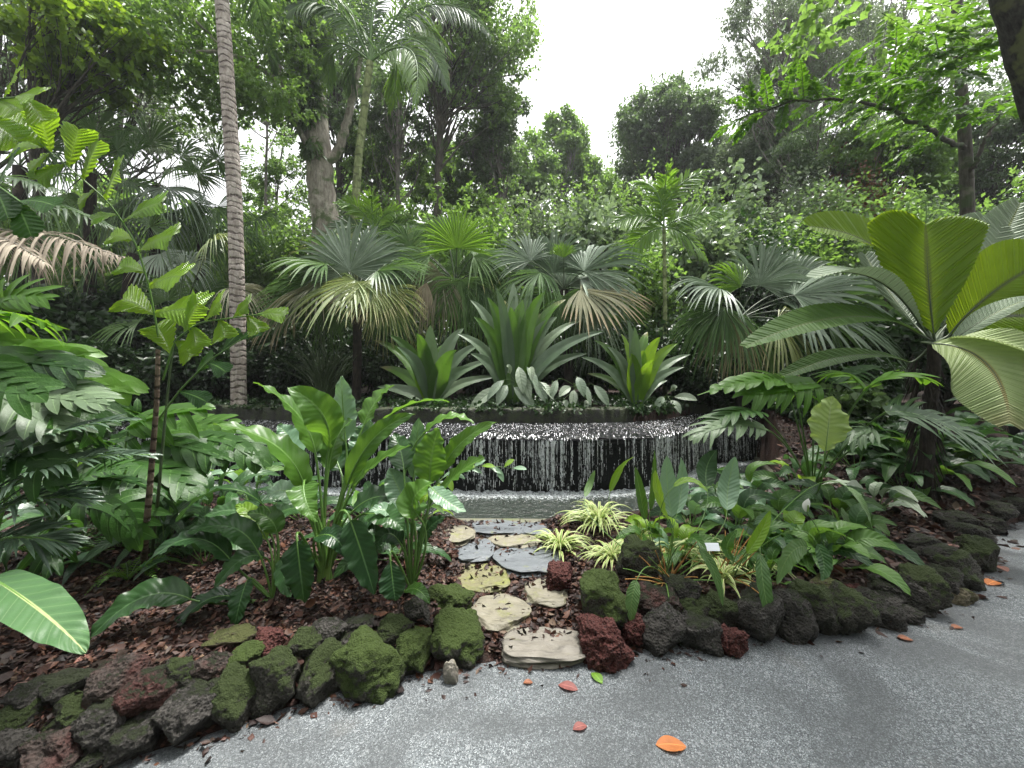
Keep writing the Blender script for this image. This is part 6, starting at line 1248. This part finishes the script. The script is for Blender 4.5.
T('forest_tree', 'leaning grey tree left of the open sky, below the tall crown', 487, 15, 110, (490, 140, 34, 62, 0), 'dark', 'grey', 38, r0=.12, nleaf=10000, lsize=.13, clumps=30, csize=.28, grp='background forest trees', lean=(.3, 0))
T('forest_tree', 'low bushy tree below the leaning grey tree left of the sky', 460, 17, 170, (455, 185, 50, 40, 0), 'mid', 'dark', 39, r0=.15, nleaf=9000, lsize=.16, clumps=26, grp='background forest trees')
T('forest_tree', 'light green tree in the dip of the sky line, left of the middle', 560, 22, 150, (562, 165, 30, 46, 0), 'light', 'grey', 40, r0=.16, nleaf=9000, lsize=.2, clumps=26, grp='background forest trees')
T('forest_tree', 'pale distant tree lowest in the dip of the sky line', 590, 27, 190, (596, 205, 30, 34, 0), 'grey', 'grey', 41, r0=.18, nleaf=8000, lsize=.25, clumps=24, grp='background forest trees')
T('forest_tree', 'dark tree left of the dip of the sky line behind the yellowish bush', 525, 20, 150, (520, 180, 38, 44, 0), 'mid', 'dark', 42, r0=.18, nleaf=10000, lsize=.2, clumps=26, grp='background forest trees')
T('forest_tree', 'dark round crowned tree standing alone against the sky right of the middle', 672, 20, 110, (668, 136, 52, 50, 0), 'dark', 'dark', 43, r0=.25, nleaf=26000, lsize=.17, clumps=44, csize=.3, grp='background forest trees', shell=.25)
T('forest_tree', 'second darker tree at the right foot of the round crowned tree', 725, 19, 160, (718, 180, 44, 34, 0), 'grey', 'dark', 44, r0=.2, nleaf=11000, lsize=.18, clumps=28, grp='background forest trees')
T('weeping_tree', 'tall airy grey green tree with hanging fine foliage at the top right of the sky', 800, 15, -20, (790, 60, 70, 90, 0), 'grey', 'grey', 45, r0=.15, nleaf=30000, lsize=.13, clumps=60, csize=.2, droop=1.3, asp=.2, grp='background forest trees', group=8)
T('weeping_tree', 'airy tree with thin trunks behind the bright branch on the right', 824, 13, 90, (822, 150, 46, 44, 0), 'dark', 'dark', 46, r0=.06, nleaf=8000, lsize=.11, clumps=30, csize=.22, droop=1., asp=.25, grp='background forest trees')
T('forest_tree', 'dense dark bushy tree left of the trunk with the bright crown, at right', 880, 13, 130, (885, 165, 56, 34, 0), 'mid', 'dark', 47, r0=.14, nleaf=16000, lsize=.12, clumps=34, grp='background forest trees')
T('forest_tree', 'tree behind the weeping tree at the upper right', 880, 19, 0, (900, 40, 110, 80, 0), 'grey', 'grey', 48, r0=.2, nleaf=16000, lsize=.16, clumps=50, csize=.2, grp='background forest trees')
T('forest_tree', 'forest tree near the right edge behind the dark mossy trunk', 1000, 14, 90, (1000, 150, 60, 50, 0), 'dark', 'dark', 49, r0=.14, nleaf=12000, lsize=.14, clumps=34, grp='background forest trees')
T('forest_tree', 'grey green tree below the weeping tree, right of the round crowned tree', 770, 17, 120, (765, 165, 50, 40, 0), 'grey', 'dark', 50, r0=.14, nleaf=14000, lsize=.15, clumps=34, grp='background forest trees')

# near tree at the right with bright compound leaves
b = bk(968, 8.6); t = thing('bright_leaved_tree', 'dark trunked tree at the right carrying bright green feathery leaf sprays over the big palm', 'tree', b)
g = G(); tube(g, poly([b - [0, 0, .2], P(968, 230, 8.6), P(966, 150, 8.5), P(960, 80, 8.3), P(955, -40, 8)], 30), np.linspace(.15, .08, 30), 12)
limb([P(967, 180, 8.5), P(985, 140, 8.2), P(1010, 100, 8)], .05, .02)
Lb = limb([P(966, 150, 8.5), P(930, 130, 7.9), P(880, 106, 7.2), P(820, 98, 6.6), P(760, 110, 6.3), P(735, 120, 6.2)], .05, .008, 30)
g.build('trunk', BARK['dark'], t)
def spray(rc, q, d, L, ld, w, n, seed, mat): pinnate(rc, bez(q, q + d * L * .5 + UP * .03, q + d * L - UP * L * .15, 14), ld, w, TM[mat], n=n, ang=1.1, droop=.5, seed=seed, t0=.1, r0=.006, ns=4, name='leaf_spray', stemmat=STEMD, jag=.25)
k = 0
for i in range(76):
    q = Lb[min(29, 4 + int(i * 25 / 76))]; a = RNG(i).uniform(-.5, .5); s = 1 if i % 3 else -1; L = RNG(i + 50).uniform(.55, 1.0) * (1 - .35 * i / 76)
    d = nz(np.array([-.45 + a, RNG(i + 7).uniform(-.8, .8), (.85 if s > 0 else -.1)])); spray(t, q, d, L, .15, .034, 15, i, 'spray')
for i in range(90):
    rj = RNG(i + 300); q = P(rj.uniform(880, 1010), rj.uniform(0, 125), rj.uniform(5.6, 8.6)); d = nz(rj.normal(size=3) * [1, 1, .5] + [-.4, -.2, 0]); spray(t, q, d, rj.uniform(.6, 1.), .17, .038, 15, i + 60, 'spray')
for i in range(9):
    rj = RNG(i + 700); q = P(rj.uniform(880, 960), rj.uniform(0, 30), rj.uniform(5.5, 7)); spray(t, q, nz(np.array([.5, -.2, -.4]) + rj.normal(size=3) * .3), .9, .2, .04, 14, i + 160, 'light')
# big dark trunk at the top right corner
b = bk(1100, 4.6); t = thing('mossy_trunk_tree', 'thick dark mossy trunk leaning in at the top right corner', 'tree', b)
g = G(); pt = poly([b - [0, 0, .2], P(1105, 330, 4.4), P(1062, 150, 4.1), P(1026, 20, 3.9), P(998, -80, 3.8), P(950, -260, 3.7)], 50); pt[1:-1] += RNG(1).normal(0, .008, (48, 3)); tube(g, pt, np.linspace(.24, .16, 50), 18); g.build('trunk', barkmat('black_mossy_bark', (.015, .014, .013), (.06, .055, .05), moss=(.10, .11, .05), sc=14), t)
g = G()
for i in range(26): rj = RNG(i + 40); leafcloud(g, pt[-1] + rj.normal(0, 1, 3) * [1.6, 1.4, .5] + [0, 0, 1.0], np.array([.7, .7, .35]), 260, .16, i, .4, .42, 3, group=8, shell=.1)
g.build('crown', TM['mid'], t)

# ------------------------------------------------------------------ bushes between the palms and the trees
BU = [(470, 222, 46, 30, 10, 'light', 'yellow green bush left of the middle behind the bright fan'), (530, 222, 44, 34, 11, 'grey', 'grey green bush behind the broad fan palm'), (590, 250, 44, 46, 10.5, 'glossy', 'pale glossy leaved bush behind the broad fan palm'), (625, 235, 40, 50, 11, 'glossy', 'glossy bush left of the young feather palm'),
 (640, 285, 40, 50, 9.5, 'mid', 'green bush low behind the young feather palm'), (705, 240, 44, 50, 10, 'glossy', 'glossy bush right of the young feather palm'), (745, 225, 44, 48, 11, 'glossy', 'glossy leaved bush behind the right fan palm'), (790, 235, 46, 46, 10, 'mid', 'green bush left of the big pleated leaves'),
 (830, 225, 44, 44, 10.5, 'dark', 'dark bush just left of the big pleated leaves'), (880, 215, 50, 40, 11, 'mid', 'bush directly behind the big pleated leaves'), (940, 215, 50, 44, 11, 'dark', 'bush behind the right half of the pleated palm'), (1000, 230, 50, 60, 10, 'mid', 'bush behind the post at the right edge'),
 (385, 235, 40, 36, 12, 'mid', 'bush behind the feather palm trunk'), (430, 235, 40, 34, 12, 'mid', 'bush between the two thin tree trunks'), (340, 235, 40, 36, 12, 'grey', 'bush at the foot of the large pale trunk'), (290, 240, 40, 34, 11.5, 'mid', 'bush right of the ringed trunk'), (250, 250, 36, 34, 12, 'mid', 'bush behind the ringed trunk'),
 (560, 215, 40, 30, 14, 'mid', 'bush in the distance below the light green tree'), (610, 200, 40, 30, 15, 'light', 'pale bush in the distance below the pale tree'), (670, 205, 50, 36, 14, 'mid', 'bush below the round crowned tree'), (720, 200, 44, 34, 13.5, 'mid', 'bush right of the round crowned tree'),
 (500, 205, 46, 30, 13, 'light', 'yellowish bush in the distance left of the dip of the sky line'), (790, 195, 50, 36, 13, 'grey', 'bush below the weeping tree'), (850, 190, 40, 30, 12.5, 'red', 'bush with reddish shoots behind the thin trunks on the right'), (760, 270, 50, 50, 9.5, 'under', 'dark bush behind the right fan palm')]
for i, (u, v, hw, hh, d, mt, lb) in enumerate(BU):
    s = d / F; c = P(u, v, d); zb = max(float(H(c[0], d)), c[2] - hh * s * 2.2); base = np.array([c[0], d, float(H(c[0], d))]); hgt = (c[2] + hh * s - base[2]) / 2
    shrub('bush', lb, base, (hw * s * 1.15, hw * s * .8, hgt), mt, 1000 + i, n=6500 if mt == 'glossy' else 6000, lsize=.19 if mt == 'glossy' else .13, clumps=22, asp=.34, grp='bushes behind the palms', group=7 if mt in ('glossy', 'yellow', 'light') else 0)
for i, (x, y, s) in enumerate([(4.95, 6.5, .42), (5.3, 7.2, .5), (5.1, 5.9, .36), (-6.3, 6.1, .5), (-6.8, 5.2, .5), (5.9, 6.6, .5), (4.78, 6.95, .38)]):
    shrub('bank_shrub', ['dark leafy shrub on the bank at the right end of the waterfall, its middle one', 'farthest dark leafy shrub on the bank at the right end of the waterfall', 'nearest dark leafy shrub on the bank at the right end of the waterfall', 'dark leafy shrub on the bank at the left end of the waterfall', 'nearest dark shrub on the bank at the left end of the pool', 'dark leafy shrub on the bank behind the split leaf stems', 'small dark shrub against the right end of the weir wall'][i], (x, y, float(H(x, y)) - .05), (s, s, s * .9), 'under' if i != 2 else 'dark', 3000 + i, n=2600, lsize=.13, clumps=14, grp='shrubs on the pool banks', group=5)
# low creeping cover along and behind the coping
g = G(); r = RNG(71)
for i in range(330):
    x = r.uniform(-8, 6.4); y = W(x) + r.uniform(.62, 3.2) ** 1.0; q = np.array([x, y, max(float(H(x, y)), 1.15) + .03]); leafcloud(g, q, np.array([.24, .2, .09]), 60, .075, i, .1, .42, 3, shell=.1)
for i in range(120):
    x = r.uniform(-8, 6.4); q = np.array([x, W(x) + r.uniform(.5, .66), 1.19]); leafcloud(g, q, np.array([.09, .05, .03]), 26, .035, 400 + i, .5, .5, 3, shell=.1)
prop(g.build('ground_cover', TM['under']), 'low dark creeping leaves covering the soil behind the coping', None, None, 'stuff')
g = G()
for i in range(60):
    x = r.uniform(4.55, 5.6); y = r.uniform(5.2, 8.2); q = np.array([x, y, float(H(x, y)) + .12]); leafcloud(g, q, np.array([.3, .3, .2]), 90, .12, 900 + i, .3, .42, 3, shell=.1)
for i in range(60):
    x = r.uniform(-7.2, -5.9); y = r.uniform(4.8, 7.5); q = np.array([x, y, float(H(x, y)) + .12]); leafcloud(g, q, np.array([.3, .3, .2]), 90, .12, 1900 + i, .3, .42, 3, shell=.1)
prop(g.build('bank_cover', TM['under']), 'dark leaves covering the banks at both ends of the pool', None, None, 'stuff')
# dark undergrowth: a belt of low shrubs in the shade, and the far wood
UG = []
proto = None
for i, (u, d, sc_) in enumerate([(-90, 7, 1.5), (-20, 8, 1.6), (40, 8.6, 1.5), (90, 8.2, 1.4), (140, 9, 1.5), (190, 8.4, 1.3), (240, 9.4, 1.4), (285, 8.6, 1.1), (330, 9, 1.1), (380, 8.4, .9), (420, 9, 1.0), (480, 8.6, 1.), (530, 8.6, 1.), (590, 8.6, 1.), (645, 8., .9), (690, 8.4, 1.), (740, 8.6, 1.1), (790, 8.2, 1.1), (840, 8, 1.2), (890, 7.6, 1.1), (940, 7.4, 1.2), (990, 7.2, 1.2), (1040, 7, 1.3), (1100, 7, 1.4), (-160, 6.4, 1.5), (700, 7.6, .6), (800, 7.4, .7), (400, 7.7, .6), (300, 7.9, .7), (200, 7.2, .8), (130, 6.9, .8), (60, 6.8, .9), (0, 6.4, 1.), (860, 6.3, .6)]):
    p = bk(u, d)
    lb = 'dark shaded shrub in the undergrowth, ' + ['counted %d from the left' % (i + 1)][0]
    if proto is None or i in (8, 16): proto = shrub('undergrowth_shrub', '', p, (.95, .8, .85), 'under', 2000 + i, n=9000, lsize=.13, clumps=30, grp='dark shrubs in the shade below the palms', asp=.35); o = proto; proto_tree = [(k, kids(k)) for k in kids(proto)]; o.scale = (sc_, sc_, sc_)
    else: o = dup(proto, p, i * 1.3, sc_, None, proto_tree)
    UG.append(o)
for o in UG: o['label'] = 'dark shaded shrub in the undergrowth below the palms'
# far wood: one mass of foliage closing the view between the trunks
r = RNG(606); g = G()
for i in range(130):
    u = r.uniform(-700, 1750); d = r.uniform(20, 34); v = r.uniform(235, 330) if 480 < u < 720 else r.uniform(195, 330)
    if 215 < u < 300 and v < 230: continue
    q = P(u, v, d); q[2] = max(q[2], 1.5); leafcloud(g, q, np.array([2.6, 2., 1.7]), 620, .42, i, .4, .5, 3, shell=.3)
for i in range(90):      # low belt reaching the ground
    u = r.uniform(-900, 1900); d = r.uniform(13, 22); q = P(u, 0, d); q[2] = r.uniform(1.8, 3.2); leafcloud(g, q, np.array([1.7, 1.4, 1.2]), 620, .3, 500 + i, .4, .5, 3, shell=.3)
for i in range(70):      # left side, closing the gaps at eye height
    u = r.uniform(-500, 210); d = r.uniform(10.5, 14); q = P(u, r.uniform(205, 340), d); q[2] = max(q[2], 1.6); leafcloud(g, q, np.array([1.1, .9, .8]), 420, .2, 900 + i, .4, .42, 3, shell=.3)
for i in range(110):     # the same wood continued unseen behind the camera, added to dim front-facing surfaces
    a = r.uniform(-2.9, -.25); R_ = r.uniform(11, 17); q = np.array([R_ * math.cos(a), R_ * math.sin(a), r.uniform(1, 9)]); leafcloud(g, q, np.array([2.2, 2.2, 1.8]), 480, .42, 2000 + i, .4, .5, 3, shell=.3)
prop(g.build('distant_wood', TM['mid']), 'the mass of far woodland foliage closing the view behind the trunks', None, None, 'stuff')
# air: faint moist haze that pales the far trees
g = G(); x0, x1, y0, y1, z0, z1 = -210, 210, -130, 250, -1.6, 24
V = [(x, y, z) for x in (x0, x1) for y in (y0, y1) for z in (z0, z1)]
g.add(V, [[0, 1, 3, 2], [4, 6, 7, 5], [0, 4, 5, 1], [2, 3, 7, 6], [0, 2, 6, 4], [1, 5, 7, 3]])
m = M('haze_air'); vp = m.n('VolumePrincipled'); vp.inputs['Color'].default_value = (.93, .96, 1, 1); vp.inputs['Density'].default_value = .0011; vp.inputs['Anisotropy'].default_value = .3
m.L.new(vp.outputs[0], m.out.inputs['Volume']); prop(g.build('haze', m.m, smooth=False), 'faint pale moist air between the trees', None, None, 'stuff')
